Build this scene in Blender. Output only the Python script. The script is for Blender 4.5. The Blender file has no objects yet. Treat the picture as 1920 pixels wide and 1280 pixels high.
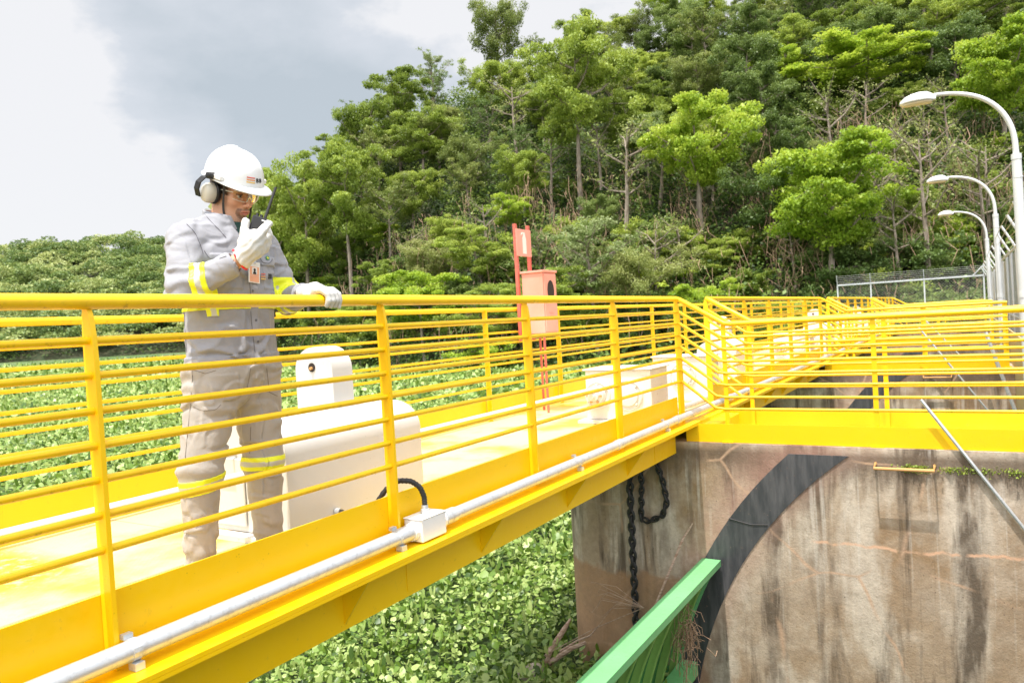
import bpy, math, random
import numpy as np
from mathutils import Vector, Matrix
R = math.radians
rng = np.random.default_rng(7)
random.seed(7)
scene = bpy.context.scene
# ------------------------------------------------------------------ camera
EYE = np.array([0.0, 0.0, 0.99])
YAW, PITCH, ROLL, FPX = R(31.307), R(1.323), 0.058, 1406.0
Fw = np.array([-math.sin(YAW)*math.cos(PITCH), math.cos(YAW)*math.cos(PITCH), -math.sin(PITCH)])
R0 = np.array([math.cos(YAW), math.sin(YAW), 0.0]); U0 = np.cross(R0, Fw)
Rt = math.cos(ROLL)*R0 - math.sin(ROLL)*U0
Up = math.cos(ROLL)*U0 + math.sin(ROLL)*R0
cam = bpy.data.cameras.new('camera'); camo = bpy.data.objects.new('camera', cam)
scene.collection.objects.link(camo); scene.camera = camo
cam.sensor_width = 36; cam.lens = FPX/1920*36; cam.clip_start = 0.05; cam.clip_end = 6000
m = Matrix.Identity(4)
for i in range(3):
    m[i][0] = Rt[i]; m[i][1] = Up[i]; m[i][2] = -Fw[i]; m[i][3] = EYE[i]
camo.matrix_world = m
cam.dof.use_dof = True; cam.dof.focus_distance = 3.5; cam.dof.aperture_fstop = 5.6
def bearing(px, depth):                      # ground position seen in the photo's column px at a depth
    d = Fw + Rt*(px-960)/FPX
    return d[0]*depth, d[1]*depth
# ------------------------------------------------------------------ light
SUN_EL, SUN_X = R(74), 0.06
sd = np.array([SUN_X*math.cos(SUN_EL), math.cos(SUN_EL), -math.sin(SUN_EL)])   # travel direction of the light
sl = bpy.data.lights.new('sun', 'SUN'); sl.energy = 3.6; sl.angle = R(0.55); sl.color = (1.0, 0.955, 0.88)
so = bpy.data.objects.new('sun', sl); scene.collection.objects.link(so)
so.rotation_euler = Vector(sd).to_track_quat('-Z', 'Y').to_euler()
scene.view_settings.view_transform = 'Standard'; scene.view_settings.look = 'None'
scene.view_settings.gamma = 1; scene.view_settings.exposure = 0.68
world = bpy.data.worlds.new('World'); scene.world = world; world.use_nodes = True
def _world():
    nt = world.node_tree; N = nt.nodes; L = nt.links; N.clear()
    out = N.new('ShaderNodeOutputWorld'); bg = N.new('ShaderNodeBackground'); bg2 = N.new('ShaderNodeBackground'); mix = N.new('ShaderNodeMixShader')
    sky = N.new('ShaderNodeTexSky'); sky.sky_type = 'NISHITA'; sky.sun_disc = False
    sky.sun_elevation = SUN_EL; sky.sun_rotation = R(180)
    L.new(sky.outputs[0], bg.inputs[0]); bg.inputs[1].default_value = 0.1
    tc = N.new('ShaderNodeTexCoord')
    def noise(scale, detail, off, stretch=2.2):
        mp = N.new('ShaderNodeMapping'); mp.inputs['Scale'].default_value = (1, 1, stretch); mp.inputs['Location'].default_value = off
        n = N.new('ShaderNodeTexNoise'); n.inputs['Scale'].default_value = scale; n.inputs['Detail'].default_value = detail; n.inputs['Roughness'].default_value = .55
        L.new(tc.outputs['Generated'], mp.inputs[0]); L.new(mp.outputs[0], n.inputs['Vector']); return n.outputs['Fac']
    def math_(op, a, b=None, clamp=False):
        n = N.new('ShaderNodeMath'); n.operation = op; n.use_clamp = clamp
        for i, v in enumerate([a, b]):
            if v is None: continue
            if isinstance(v, (int, float)): n.inputs[i].default_value = v
            else: L.new(v, n.inputs[i])
        return n.outputs[0]
    def blob(px, py, r):                       # smooth cloud body around a direction
        d = Fw + Rt*(px-960)/FPX - Up*(py-640)/FPX; d = d/np.linalg.norm(d)
        v = N.new('ShaderNodeVectorMath'); v.operation = 'DISTANCE'; L.new(tc.outputs['Generated'], v.inputs[0]); v.inputs[1].default_value = d
        mr = N.new('ShaderNodeMapRange'); mr.interpolation_type = 'SMOOTHSTEP'; mr.inputs[1].default_value = r; mr.inputs[2].default_value = 0
        L.new(v.outputs['Value'], mr.inputs[0]); return mr.outputs[0]
    n1 = noise(2.6, 8, (3.1, 1.2, .4)); n2 = noise(7, 8, (1, 5, 2), 1.6)
    dark = math_('ADD', math_('MULTIPLY', blob(470, 190, .30), .70), math_('MULTIPLY', blob(100, -120, .30), .30))
    dark = math_('ADD', dark, math_('MULTIPLY', blob(640, 260, .22), .30))
    dark = math_('ADD', dark, math_('MULTIPLY', math_('SUBTRACT', n1, .5), 2.5))
    dark = math_('ADD', dark, math_('MULTIPLY', math_('SUBTRACT', n2, .5), 1.2))
    bright = math_('MULTIPLY', math_('ADD', math_('MULTIPLY', blob(60, 330, .4), .75), math_('MULTIPLY', blob(1000, -20, .35), .5)), 1.0)
    dark = math_('SUBTRACT', dark, bright)
    cr = N.new('ShaderNodeValToRGB'); e = cr.color_ramp.elements
    e[0].position = 0; e[0].color = (.58, .58, .59, 1); e[1].position = .85; e[1].color = (.345, .385, .42, 1)
    x = e.new(.22); x.color = (.45, .475, .51, 1)
    L.new(dark, cr.inputs[0]); L.new(cr.outputs[0], bg2.inputs[0]); sv = N.new('ShaderNodeVectorMath'); sv.operation = 'DISTANCE'; L.new(tc.outputs['Generated'], sv.inputs[0]); sv.inputs[1].default_value = -sd   # clouds glow towards the sun
    mr = N.new('ShaderNodeMapRange'); mr.interpolation_type = 'SMOOTHSTEP'; mr.inputs[1].default_value = 1.25; mr.inputs[2].default_value = .1; mr.inputs[3].default_value = 1.0; mr.inputs[4].default_value = 3.2
    L.new(sv.outputs['Value'], mr.inputs[0])
    s2 = N.new('ShaderNodeVectorMath'); s2.operation = 'DISTANCE'; L.new(tc.outputs['Generated'], s2.inputs[0]); s2.inputs[1].default_value = (.62, -.62, .48)   # unseen bright sky patch added behind the camera as fill light
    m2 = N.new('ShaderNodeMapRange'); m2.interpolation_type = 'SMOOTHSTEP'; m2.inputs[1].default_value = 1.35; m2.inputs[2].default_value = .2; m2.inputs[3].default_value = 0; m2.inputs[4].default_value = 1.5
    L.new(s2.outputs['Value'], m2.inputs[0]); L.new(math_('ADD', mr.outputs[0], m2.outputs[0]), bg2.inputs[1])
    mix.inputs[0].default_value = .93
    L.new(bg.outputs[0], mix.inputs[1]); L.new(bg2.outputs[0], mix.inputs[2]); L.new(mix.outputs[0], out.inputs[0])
_world()
# ------------------------------------------------------------------ mesh helper
COL = scene.collection
class MB:
    def __init__(s): s.v = []; s.f = []
    def add(s, vs, fs):
        o = len(s.v); s.v += [tuple(map(float, p)) for p in vs]; s.f += [[i+o for i in f] for f in fs]; return s
    def box(s, x0, x1, y0, y1, z0, z1, b=0.0, M=None):
        if b <= 0:
            vs = [(x, y, z) for z in (z0, z1) for y in (y0, y1) for x in (x0, x1)]
            fs = [(0, 2, 3, 1), (4, 5, 7, 6), (0, 1, 5, 4), (2, 6, 7, 3), (0, 4, 6, 2), (1, 3, 7, 5)]
        else:
            c = [(x0+b, y0), (x1-b, y0), (x1, y0+b), (x1, y1-b), (x1-b, y1), (x0+b, y1), (x0, y1-b), (x0, y0+b)]
            ci = [(x0+b, y0+b), (x1-b, y0+b), (x1-b, y0+b), (x1-b, y1-b), (x1-b, y1-b), (x0+b, y1-b), (x0+b, y1-b), (x0+b, y0+b)]
            vs = []
            for z, cc in ((z0, ci), (z0+b, c), (z1-b, c), (z1, ci)): vs += [(x, y, z) for x, y in cc]
            fs = [[7, 6, 5, 4, 3, 2, 1, 0], list(range(24, 32))]
            for k in range(3):
                for i in range(8): j = (i+1) % 8; fs.append([k*8+i, k*8+j, k*8+8+j, k*8+8+i])
        if M is not None: vs = [tuple(M @ Vector(p)) for p in vs]
        return s.add(vs, fs)
    def tube(s, pts, r, n=10, cap=True):
        pts = [np.array(p, float) for p in pts]; k = len(pts); rs = r if hasattr(r, '__len__') else [r]*k
        vs = []; prev = None
        for i in range(k):
            t = (pts[min(i+1, k-1)]-pts[max(i-1, 0)]); t = t/(np.linalg.norm(t)+1e-12)
            if prev is None:
                a = np.array([0, 0, 1.]) if abs(t[2]) < .9 else np.array([1., 0, 0])
                u = np.cross(t, a)
            else: u = prev - t*(prev@t)
            u /= np.linalg.norm(u)+1e-12; w = np.cross(t, u); prev = u
            sc = 1.0
            if 0 < i < k-1:
                a = pts[i]-pts[i-1]; b = pts[i+1]-pts[i]; c = a@b/(np.linalg.norm(a)*np.linalg.norm(b)+1e-12)
                sc = 1/max(.5, math.sqrt(max(0, (1+c)/2)))
            for q in range(n):
                an = 2*math.pi*q/n; vs.append(pts[i]+(u*math.cos(an)+w*math.sin(an))*rs[i]*(sc if sc < 1.3 else 1.3))
        fs = []
        for i in range(k-1):
            for q in range(n): fs.append([i*n+q, i*n+(q+1) % n, (i+1)*n+(q+1) % n, (i+1)*n+q])
        if cap: fs.append(list(range(n))[::-1]); fs.append([(k-1)*n+q for q in range(n)])
        return s.add(vs, fs)
    def prism(s, poly, axis, a0, a1):          # polygon in the two other axes, extruded along axis
        n = len(poly)
        def P(p, a): return {'X': (a, p[0], p[1]), 'Y': (p[0], a, p[1]), 'Z': (p[0], p[1], a)}[axis]
        return s.add([P(p, a0) for p in poly]+[P(p, a1) for p in poly],
                     [list(range(n))[::-1], [n+i for i in range(n)]]+[[i, (i+1) % n, n+(i+1) % n, n+i] for i in range(n)])
    def lathe(s, prof, c, axis=(0, 0, 1), n=24):
        ax = np.array(axis, float); ax /= np.linalg.norm(ax); a = np.array([0, 0, 1.]) if abs(ax[2]) < .9 else np.array([1., 0, 0])
        u = np.cross(ax, a); u /= np.linalg.norm(u); w = np.cross(ax, u); c = np.array(c, float); vs = []
        for r, h in prof:
            for q in range(n):
                an = 2*math.pi*q/n; vs.append(c+ax*h+(u*math.cos(an)+w*math.sin(an))*r)
        k = len(prof); fs = [[i*n+q, i*n+(q+1) % n, (i+1)*n+(q+1) % n, (i+1)*n+q] for i in range(k-1) for q in range(n)]
        fs += [list(range(n))[::-1], [(k-1)*n+q for q in range(n)]]
        return s.add(vs, fs)
    def build(s, name, mat, parent=None, smooth=False, angle=35):
        me = bpy.data.meshes.new(name); me.from_pydata(s.v, [], s.f); me.validate(); me.update()
        import bmesh
        bm = bmesh.new(); bm.from_mesh(me); bmesh.ops.recalc_face_normals(bm, faces=bm.faces); bm.to_mesh(me); bm.free()
        if smooth: me.shade_smooth(); me.set_sharp_from_angle(angle=R(angle))
        return link(name, me, mat, parent)
def link(name, me, mat, parent=None):
    if mat is not None: me.materials.append(mat)
    o = bpy.data.objects.new(name, me); COL.objects.link(o)
    if parent is not None: o.parent = parent; o.matrix_parent_inverse = Matrix.Identity(4); o.location = -Vector(PL.get(parent.name, (0, 0, 0)))
    return o
PL = {}                                        # world position of every parent, so parts can be given in world coordinates
def npmesh(name, V, Q, mat, parent=None, smooth=True, attrs=None, cols=None):
    me = bpy.data.meshes.new(name); V = np.asarray(V, np.float32); Q = np.asarray(Q, np.int32); k = Q.shape[1]
    me.vertices.add(len(V)); me.vertices.foreach_set('co', V.ravel())
    me.loops.add(Q.size); me.loops.foreach_set('vertex_index', Q.ravel())
    me.polygons.add(len(Q)); me.polygons.foreach_set('loop_start', np.arange(len(Q), dtype=np.int32)*k)
    me.polygons.foreach_set('loop_total', np.full(len(Q), k, np.int32)) if False else None
    me.update(calc_edges=True)
    if attrs is not None:
        for an, arr in attrs.items():
            dom = 'FACE' if len(arr) == len(Q) else 'POINT'
            at = me.attributes.new(an, 'FLOAT', dom); at.data.foreach_set('value', np.asarray(arr, np.float32))
    if cols is not None:
        at = me.attributes.new('Col', 'FLOAT_COLOR', 'POINT'); c4 = np.ones((len(V), 4), np.float32); c4[:, :3] = cols; at.data.foreach_set('color', c4.ravel())
    me.validate(); me.update()
    if smooth: me.shade_smooth()
    return link(name, me, mat, parent)
def thing(name, label, cat, loc=(0, 0, 0), group=None):
    o = bpy.data.objects.new(name, None); COL.objects.link(o); o.location = loc; o.empty_display_size = .2
    PL[o.name] = tuple(loc); return tag(o, label, cat, group)
def tag(o, label=None, cat=None, group=None, kind=None):
    if label: o['label'] = label
    if cat: o['category'] = cat
    if group: o['group'] = group
    if kind: o['kind'] = kind
    return o
def dup(o, off=(0, 0, 0), label=None, parent=None, rot=None, scale=None):
    c = o.copy(); COL.objects.link(c)
    if parent is None:
        c.location = Vector(o.location)+Vector(off)
        if rot is not None: c.rotation_euler = rot
        if scale is not None: c.scale = scale
        if label: c['label'] = label
    else: c.parent = parent
    for ch in list(o.children): dup(ch, parent=c)
    return c
def text_mesh(name, s, size, M, mat, parent, depth=.0008, sx=1.0):
    cu = bpy.data.curves.new(name, 'FONT'); cu.body = s; cu.size = size; cu.extrude = depth; cu.align_x = 'CENTER'; cu.align_y = 'CENTER'; cu.offset = size*.02
    o = bpy.data.objects.new(name, cu); COL.objects.link(o); dg = bpy.context.evaluated_depsgraph_get()
    me = bpy.data.meshes.new_from_object(o.evaluated_get(dg)); bpy.data.objects.remove(o)
    me.transform(Matrix.Diagonal((sx, 1, 1, 1))); me.transform(M); me.materials.clear()
    return link(name, me, mat, parent)
# ------------------------------------------------------------------ materials
class NT:
    def __init__(s, name):
        s.m = bpy.data.materials.new(name); s.m.use_nodes = True; s.n = s.m.node_tree.nodes; s.l = s.m.node_tree.links
        s.b = s.n['Principled BSDF']; s._tc = None
    def node(s, t, **k):
        n = s.n.new(t)
        for a, v in k.items(): setattr(n, a, v)
        return n
    def put(s, sock, v):
        if v is None: return
        if isinstance(v, bpy.types.NodeSocket): s.l.new(v, sock)
        elif isinstance(v, tuple) and len(v) == 3 and sock.type == 'RGBA': sock.default_value = (*v, 1)
        else: sock.default_value = v
    def co(s, kind='Object', scale=(1, 1, 1)):
        if kind == 'World':
            g = s.node('ShaderNodeNewGeometry').outputs['Position']
        else:
            g = s.node('ShaderNodeTexCoord').outputs[kind]
        mp = s.node('ShaderNodeMapping'); s.l.new(g, mp.inputs[0]); mp.inputs['Scale'].default_value = scale; return mp.outputs[0]
    def noise(s, co, scale, detail=4, rough=.55, dist=0):
        n = s.node('ShaderNodeTexNoise'); s.put(n.inputs['Vector'], co); n.inputs['Scale'].default_value = scale; n.inputs['Detail'].default_value = detail
        n.inputs['Roughness'].default_value = rough; n.inputs['Distortion'].default_value = dist; return n.outputs['Fac']
    def ramp(s, fac, a, b, lo=None, hi=None):
        n = s.node('ShaderNodeMapRange', clamp=True); s.put(n.inputs[0], fac); n.inputs[1].default_value = a; n.inputs[2].default_value = b
        n.inputs[3].default_value = 0 if lo is None else lo; n.inputs[4].default_value = 1 if hi is None else hi; return n.outputs[0]
    def mix(s, f, a, b, mode='MIX'):
        n = s.node('ShaderNodeMix', data_type='RGBA', blend_type=mode); s.put(n.inputs[0], f); s.put(n.inputs[6], a); s.put(n.inputs[7], b); return n.outputs[2]
    def math(s, op, a, b=None, c=None):
        n = s.node('ShaderNodeMath', operation=op)
        s.put(n.inputs[0], a); s.put(n.inputs[1], b); s.put(n.inputs[2], c); return n.outputs[0]
    def xyz(s, kind='World'):
        n = s.node('ShaderNodeSeparateXYZ'); s.l.new(s.co(kind), n.inputs[0]); return n.outputs
    def bump(s, h, strength=.3, dist=.01):
        n = s.node('ShaderNodeBump'); s.put(n.inputs['Height'], h); n.inputs['Strength'].default_value = strength; n.inputs['Distance'].default_value = dist
        s.l.new(n.outputs[0], s.b.inputs['Normal'])
    def attr(s, name):
        return s.node('ShaderNodeAttribute', attribute_name=name).outputs
    def fin(s, col=None, rough=None, metal=0, spec=None):
        s.put(s.b.inputs['Base Color'], col); s.put(s.b.inputs['Roughness'], rough); s.b.inputs['Metallic'].default_value = metal
        if spec is not None: s.b.inputs['Specular IOR Level'].default_value = spec
        return s.m
def paint(name, col, dirt=(.12, .09, .05), amount=.5, rough=.35, rust=0, fade=None, scale=1, thr=.62, spec=.5):
    t = NT(name); c = t.co('World')
    n1 = t.noise(c, 2.2*scale, 5); n2 = t.noise(c, 22*scale, 6, .7); n3 = t.noise(c, 90, 3)
    base = t.mix(t.ramp(n1, .35, .7), col, fade or tuple(x*.86 for x in col))
    d = t.math('MULTIPLY', t.ramp(n2, thr, thr+.16), amount)
    base = t.mix(d, base, dirt)
    sp = t.node('ShaderNodeTexVoronoi'); t.put(sp.inputs['Vector'], c); sp.inputs['Scale'].default_value = 34*scale
    base = t.mix(t.math('MULTIPLY', t.math('MULTIPLY', t.ramp(sp.outputs['Distance'], .13, .06), t.ramp(n1, .50, .60)), .55), base, tuple(x*.45 for x in col))
    if rust: base = t.mix(t.math('MULTIPLY', t.ramp(t.noise(c, 9, 8, .75), .66, .72), rust), base, (.25, .08, .02))
    t.bump(t.math('ADD', t.math('MULTIPLY', n3, .4), n2), .12, .004)
    return t.fin(base, t.ramp(n2, .3, .8, rough-.06, rough+.2), 0, spec)
M = {}
def mats():
    M['yellow'] = paint('yellow_paint', (.93, .575, .002), amount=.32, fade=(.91, .545, .002), rough=.34, rust=.12)
    t = NT('yellow_rail_paint'); c = t.co('World'); n = t.noise(c, 30, 6, .75); g = t.noise(c, 6, 5, .6)
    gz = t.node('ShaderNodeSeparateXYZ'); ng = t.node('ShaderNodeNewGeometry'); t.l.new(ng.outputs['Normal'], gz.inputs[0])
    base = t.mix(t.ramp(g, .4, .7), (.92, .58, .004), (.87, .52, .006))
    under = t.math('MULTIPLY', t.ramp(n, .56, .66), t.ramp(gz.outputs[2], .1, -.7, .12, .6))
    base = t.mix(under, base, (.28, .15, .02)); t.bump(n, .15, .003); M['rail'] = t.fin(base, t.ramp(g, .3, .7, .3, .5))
    t = NT('deck_paint'); c = t.co('World'); w = t.node('ShaderNodeTexWave', wave_type='BANDS', bands_direction='DIAGONAL'); t.put(w.inputs['Vector'], c); w.inputs['Scale'].default_value = 22
    n = t.noise(c, 1.3, 6, .6); k = t.noise(c, 14, 6, .7)
    base = t.mix(t.ramp(n, .47, .64), (.68, .55, .29), (.74, .50, .06))
    base = t.mix(t.math('MULTIPLY', t.ramp(k, .6, .75), .4), base, (.45, .33, .18))
    yy = t.xyz('World'); jt = t.math('FRACT', t.math('MULTIPLY', yy[1], 1/1.22)); base = t.mix(t.math('MULTIPLY', t.ramp(jt, .010, .004), .7), base, (.25, .18, .08))
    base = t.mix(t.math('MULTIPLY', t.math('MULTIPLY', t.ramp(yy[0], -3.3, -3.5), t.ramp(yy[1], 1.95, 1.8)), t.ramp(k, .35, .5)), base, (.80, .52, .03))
    vo = t.node('ShaderNodeTexVoronoi'); t.put(vo.inputs['Vector'], c); vo.inputs['Scale'].default_value = 45
    t.bump(t.math('ADD', vo.outputs['Distance'], t.math('MULTIPLY', w.outputs['Fac'], .5)), .25, .004); M['deck'] = t.fin(base, .55)
    M['white'] = paint('machine_white_paint', (.60, .605, .60), dirt=(.35, .26, .15), amount=.3, rough=.4, thr=.66, fade=(.64, .62, .58))
    M['white_rust'] = paint('white_paint_rusting', (.74, .72, .68), dirt=(.36, .13, .04), amount=.9, rough=.45, thr=.60)
    M['galv'] = paint('galvanised_pipe', (.52, .54, .56), dirt=(.3, .3, .3), amount=.5, rough=.35, fade=(.62, .64, .66), thr=.5)
    M['galv'].node_tree.nodes['Principled BSDF'].inputs['Metallic'].default_value = .45
    M['wire'] = NT('dull_wire').fin((.30, .29, .27), .6)
    M['grey_post'] = paint('pale_grey_post_paint', (.66, .67, .66), dirt=(.45, .26, .16), amount=.5, rough=.4, thr=.6)
    M['box_white'] = paint('junction_box_paint', (.80, .80, .80), amount=.1, rough=.35)
    M['salmon'] = paint('faded_red_paint', (.80, .32, .23), dirt=(.5, .16, .1), amount=.35, rough=.5, fade=(.84, .40, .31))
    M['redpost'] = paint('red_post_paint', (.55, .09, .06), dirt=(.2, .05, .02), amount=.7, rough=.5, fade=(.66, .18, .13), thr=.55)
    M['green'] = paint('green_gate_paint', (.17, .47, .18), dirt=(.12, .28, .08), amount=.4, rough=.4, fade=(.20, .52, .23), thr=.6)
    M['green_rib'] = paint('green_rib_paint', (.32, .54, .14), dirt=(.16, .26, .06), amount=.5, rough=.45, thr=.58)
    M['green_dark'] = paint('green_skin_paint', (.06, .26, .09), dirt=(.04, .12, .03), amount=.6, rough=.5)
    M['black'] = NT('black_plastic').fin((.015, .014, .014), .35)
    M['rubber'] = NT('black_rubber').fin((.02, .019, .018), .6)
    M['dark'] = NT('dark_void').fin((.03, .02, .015), .8)
    M['signwhite'] = NT('sign_white').fin((.85, .80, .72), .5)
    M['ochre'] = paint('ochre_rung_paint', (.62, .33, .12), amount=.4, dirt=(.25, .1, .03))
    t = NT('lamp_aluminium'); M['lamp'] = t.fin((.80, .80, .80), .3, .15)
    t = NT('lamp_glass'); M['lampglass'] = t.fin((.75, .66, .50), .15)
    # weathered concrete
    t = NT('weathered_concrete'); c = t.co('World'); P = t.xyz('World'); z = P[2]
    n1 = t.noise(c, 1.5, 8, .62); n2 = t.noise(c, 9, 8, .7)
    cs = t.co('World', (2.6, 2.6, .30)); st = t.noise(cs, 1.5, 7, .62, .35); cs2 = t.co('World', (12, 12, .5)); st2 = t.noise(cs2, 1.2, 6, .6, .2)
    base = t.mix(t.ramp(n1, .40, .56), (.56, .45, .34), (.33, .21, .11))
    base = t.mix(t.math('MULTIPLY', t.ramp(t.noise(c, .75, 5, .6), .46, .58), .8), base, (.50, .40, .30))
    base = t.mix(t.math('MULTIPLY', t.ramp(t.noise(t.co('World', (2.4, 2.4, .55)), 1.3, 6), .50, .62), .75), base, (.70, .61, .50))
    dk = t.math('MULTIPLY', t.ramp(st, .48, .58), t.ramp(t.noise(t.co('World', (1.5, 1.5, .8)), 1.6, 5, .6), .34, .54))
    base = t.mix(t.math('MULTIPLY', dk, .92), base, (.085, .06, .038))
    base = t.mix(t.math('MULTIPLY', t.math('MULTIPLY', t.ramp(st2, .57, .66), t.ramp(z, -2.2, -.9)), .45), base, (.74, .68, .60))
    # dark mossy cap below the top edge and red-brown silt below the old water line
    ed = t.math('ADD', z, t.math('MULTIPLY', t.math('SUBTRACT', t.noise(t.co('World', (2.2, 2.2, .6)), 2.4, 7, .7), .5), .75))
    top = t.math('MULTIPLY', t.ramp(ed, -.62, -.40), t.ramp(z, -.235, -.30)); base = t.mix(t.math('MULTIPLY', top, .82), base, (.10, .065, .04))
    spk = t.math('MULTIPLY', t.ramp(t.noise(c, 38, 6, .8), .60, .66), t.ramp(z, -1.0, -.35)); base = t.mix(t.math('MULTIPLY', spk, .7), base, (.04, .03, .02))
    zz = t.math('ADD', z, t.math('MULTIPLY', t.math('SUBTRACT', t.noise(c, 5, 6, .6), .5), .3))
    silt = t.math('MULTIPLY', t.ramp(zz, -1.50, -1.56), t.ramp(P[0], -2.2, -2.45)); base = t.mix(t.math('MULTIPLY', silt, .85), base, (.42, .235, .12))
    # reddish wash on either side of the seal strip
    dx = t.math('SUBTRACT', P[0], 1.28); dz = t.math('ADD', z, 3.23)
    rad = t.math('SQRT', t.math('ADD', t.math('MULTIPLY', dx, dx), t.math('MULTIPLY', dz, dz)))
    halo = t.math('MULTIPLY', t.ramp(t.math('ABSOLUTE', t.math('SUBTRACT', rad, 3.9)), .42, .1), t.ramp(n2, .3, .6, .3, .9))
    base = t.mix(t.math('MULTIPLY', halo, .6), base, (.58, .31, .24))
    # light crusted cracks
    vo = t.node('ShaderNodeTexVoronoi', feature='DISTANCE_TO_EDGE'); t.put(vo.inputs['Vector'], t.mix(.25, t.co('World', (.8, .8, 1.1)), t.node('ShaderNodeTexNoise').outputs['Color'])); vo.inputs['Scale'].default_value = 1.25
    cr = t.math('MULTIPLY', t.ramp(vo.outputs['Distance'], .016, .002), t.ramp(t.noise(c, 1.9, 4), .46, .58))
    base = t.mix(t.math('MULTIPLY', cr, .8), base, (.62, .40, .26))
    base = t.mix(t.ramp(n2, .35, .7, 0, .35), base, (.16, .12, .09))
    n4 = t.noise(c, 26, 8, .8); base = t.mix(t.math('MULTIPLY', t.ramp(n4, .50, .68), .45), base, (.22, .15, .095)); base = t.mix(t.math('MULTIPLY', t.ramp(n4, .42, .30), .22), base, (.74, .65, .54))
    ln = t.math('ABSOLUTE', t.math('SUBTRACT', t.math('ADD', z, t.math('MULTIPLY', t.math('SUBTRACT', t.noise(t.co('World', (1.6, 1.6, .1)), 2.4, 5), .5), .16)), -1.05))
    ln = t.math('MULTIPLY', t.math('MULTIPLY', t.ramp(ln, .018, .006), t.ramp(t.noise(c, 4, 4), .42, .52)), t.ramp(P[0], -1.5, -1.3)); base = t.mix(t.math('MULTIPLY', ln, .8), base, (.74, .44, .28))
    vp = t.node('ShaderNodeTexVoronoi'); t.put(vp.inputs['Vector'], c); vp.inputs['Scale'].default_value = 16; pit = t.math('MULTIPLY', t.ramp(vp.outputs['Distance'], .11, .05), t.ramp(t.noise(c, 3, 3), .5, .6)); base = t.mix(t.math('MULTIPLY', pit, .8), base, (.06, .045, .035))
    t.bump(t.math('ADD', n2, t.math('MULTIPLY', t.noise(c, 60, 4), .4)), .5, .012); M['concrete'] = t.fin(base, .85)
    t = NT('black_seal_paint'); c = t.co('World'); n = t.noise(t.co('World', (6, 6, 1)), 3, 6, .6)
    base = t.mix(t.ramp(n, .4, .7), (.05, .05, .056), (.11, .105, .11)); base = t.mix(t.math('MULTIPLY', t.ramp(t.noise(c, 25, 6, .7), .62, .7), .6), base, (.28, .17, .12))
    t.bump(n, .2, .005); M['seal'] = t.fin(base, .42)
    t = NT('yellow_slat_paint'); c = t.co('World', (1, 9, .3)); n = t.noise(c, 3, 4, .6); M['slat'] = t.fin(t.mix(t.ramp(n, .35, .65), (.50, .36, .10), (.42, .36, .25)), .6)
    t = NT('water'); M['water'] = t.fin((.05, .06, .035), .12); t.bump(t.noise(t.co('World'), 3, 3), .08, .05)
    t = NT('forest_floor'); c = t.co('World'); M['hill'] = t.fin(t.mix(t.ramp(t.noise(c, .35, 8, .7), .4, .6), (.018, .034, .008), (.05, .045, .02)), .95)
    t = NT('bark_pale'); c = t.co('Object', (3, 3, 1)); n = t.noise(c, 2.5, 6, .7); M['bark'] = t.fin(t.mix(t.ramp(n, .35, .65), (.15, .11, .08), (.36, .30, .24)), .9)
    t = NT('dry_twigs'); M['twig'] = t.fin((.34, .22, .14), .9)
    t = NT('driftwood'); n = t.noise(t.co('Object', (1, 1, 8)), 9, 6, .6); M['drift'] = t.fin(t.mix(t.ramp(n, .4, .6), (.30, .19, .13), (.46, .34, .26)), .9)
    t = NT('rock'); n = t.noise(t.co('Object'), 12, 8, .7); t.bump(n, .5, .02); M['rock'] = t.fin(t.mix(n, (.3, .23, .16), (.50, .44, .36)), .9)
mats()
def leafmat(name, c1, c2, c3, trans=.35, objvar=.5, rough=.5, spec=.35):
    t = NT(name); a = t.attr('rnd')['Fac']; oi = t.node('ShaderNodeObjectInfo').outputs['Random']
    v = t.math('ADD', t.math('MULTIPLY', a, 1-objvar), t.math('MULTIPLY', oi, objvar))
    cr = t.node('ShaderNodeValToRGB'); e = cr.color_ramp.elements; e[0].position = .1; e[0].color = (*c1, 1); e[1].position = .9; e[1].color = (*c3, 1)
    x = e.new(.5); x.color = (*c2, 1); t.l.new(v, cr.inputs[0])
    t.b.inputs['Roughness'].default_value = rough; t.l.new(cr.outputs[0], t.b.inputs['Base Color']); t.b.inputs['Specular IOR Level'].default_value = spec
    tr = t.node('ShaderNodeBsdfTranslucent'); hs = t.node('ShaderNodeHueSaturation'); hs.inputs['Value'].default_value = 1.7; hs.inputs['Hue'].default_value = .485
    t.l.new(cr.outputs[0], hs.inputs['Color']); t.l.new(hs.outputs[0], tr.inputs[0])
    mx = t.node('ShaderNodeMixShader'); mx.inputs[0].default_value = trans; t.l.new(t.b.outputs[0], mx.inputs[1]); t.l.new(tr.outputs[0], mx.inputs[2])
    t.l.new(mx.outputs[0], t.n['Material Output'].inputs[0]); return t.m
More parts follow.
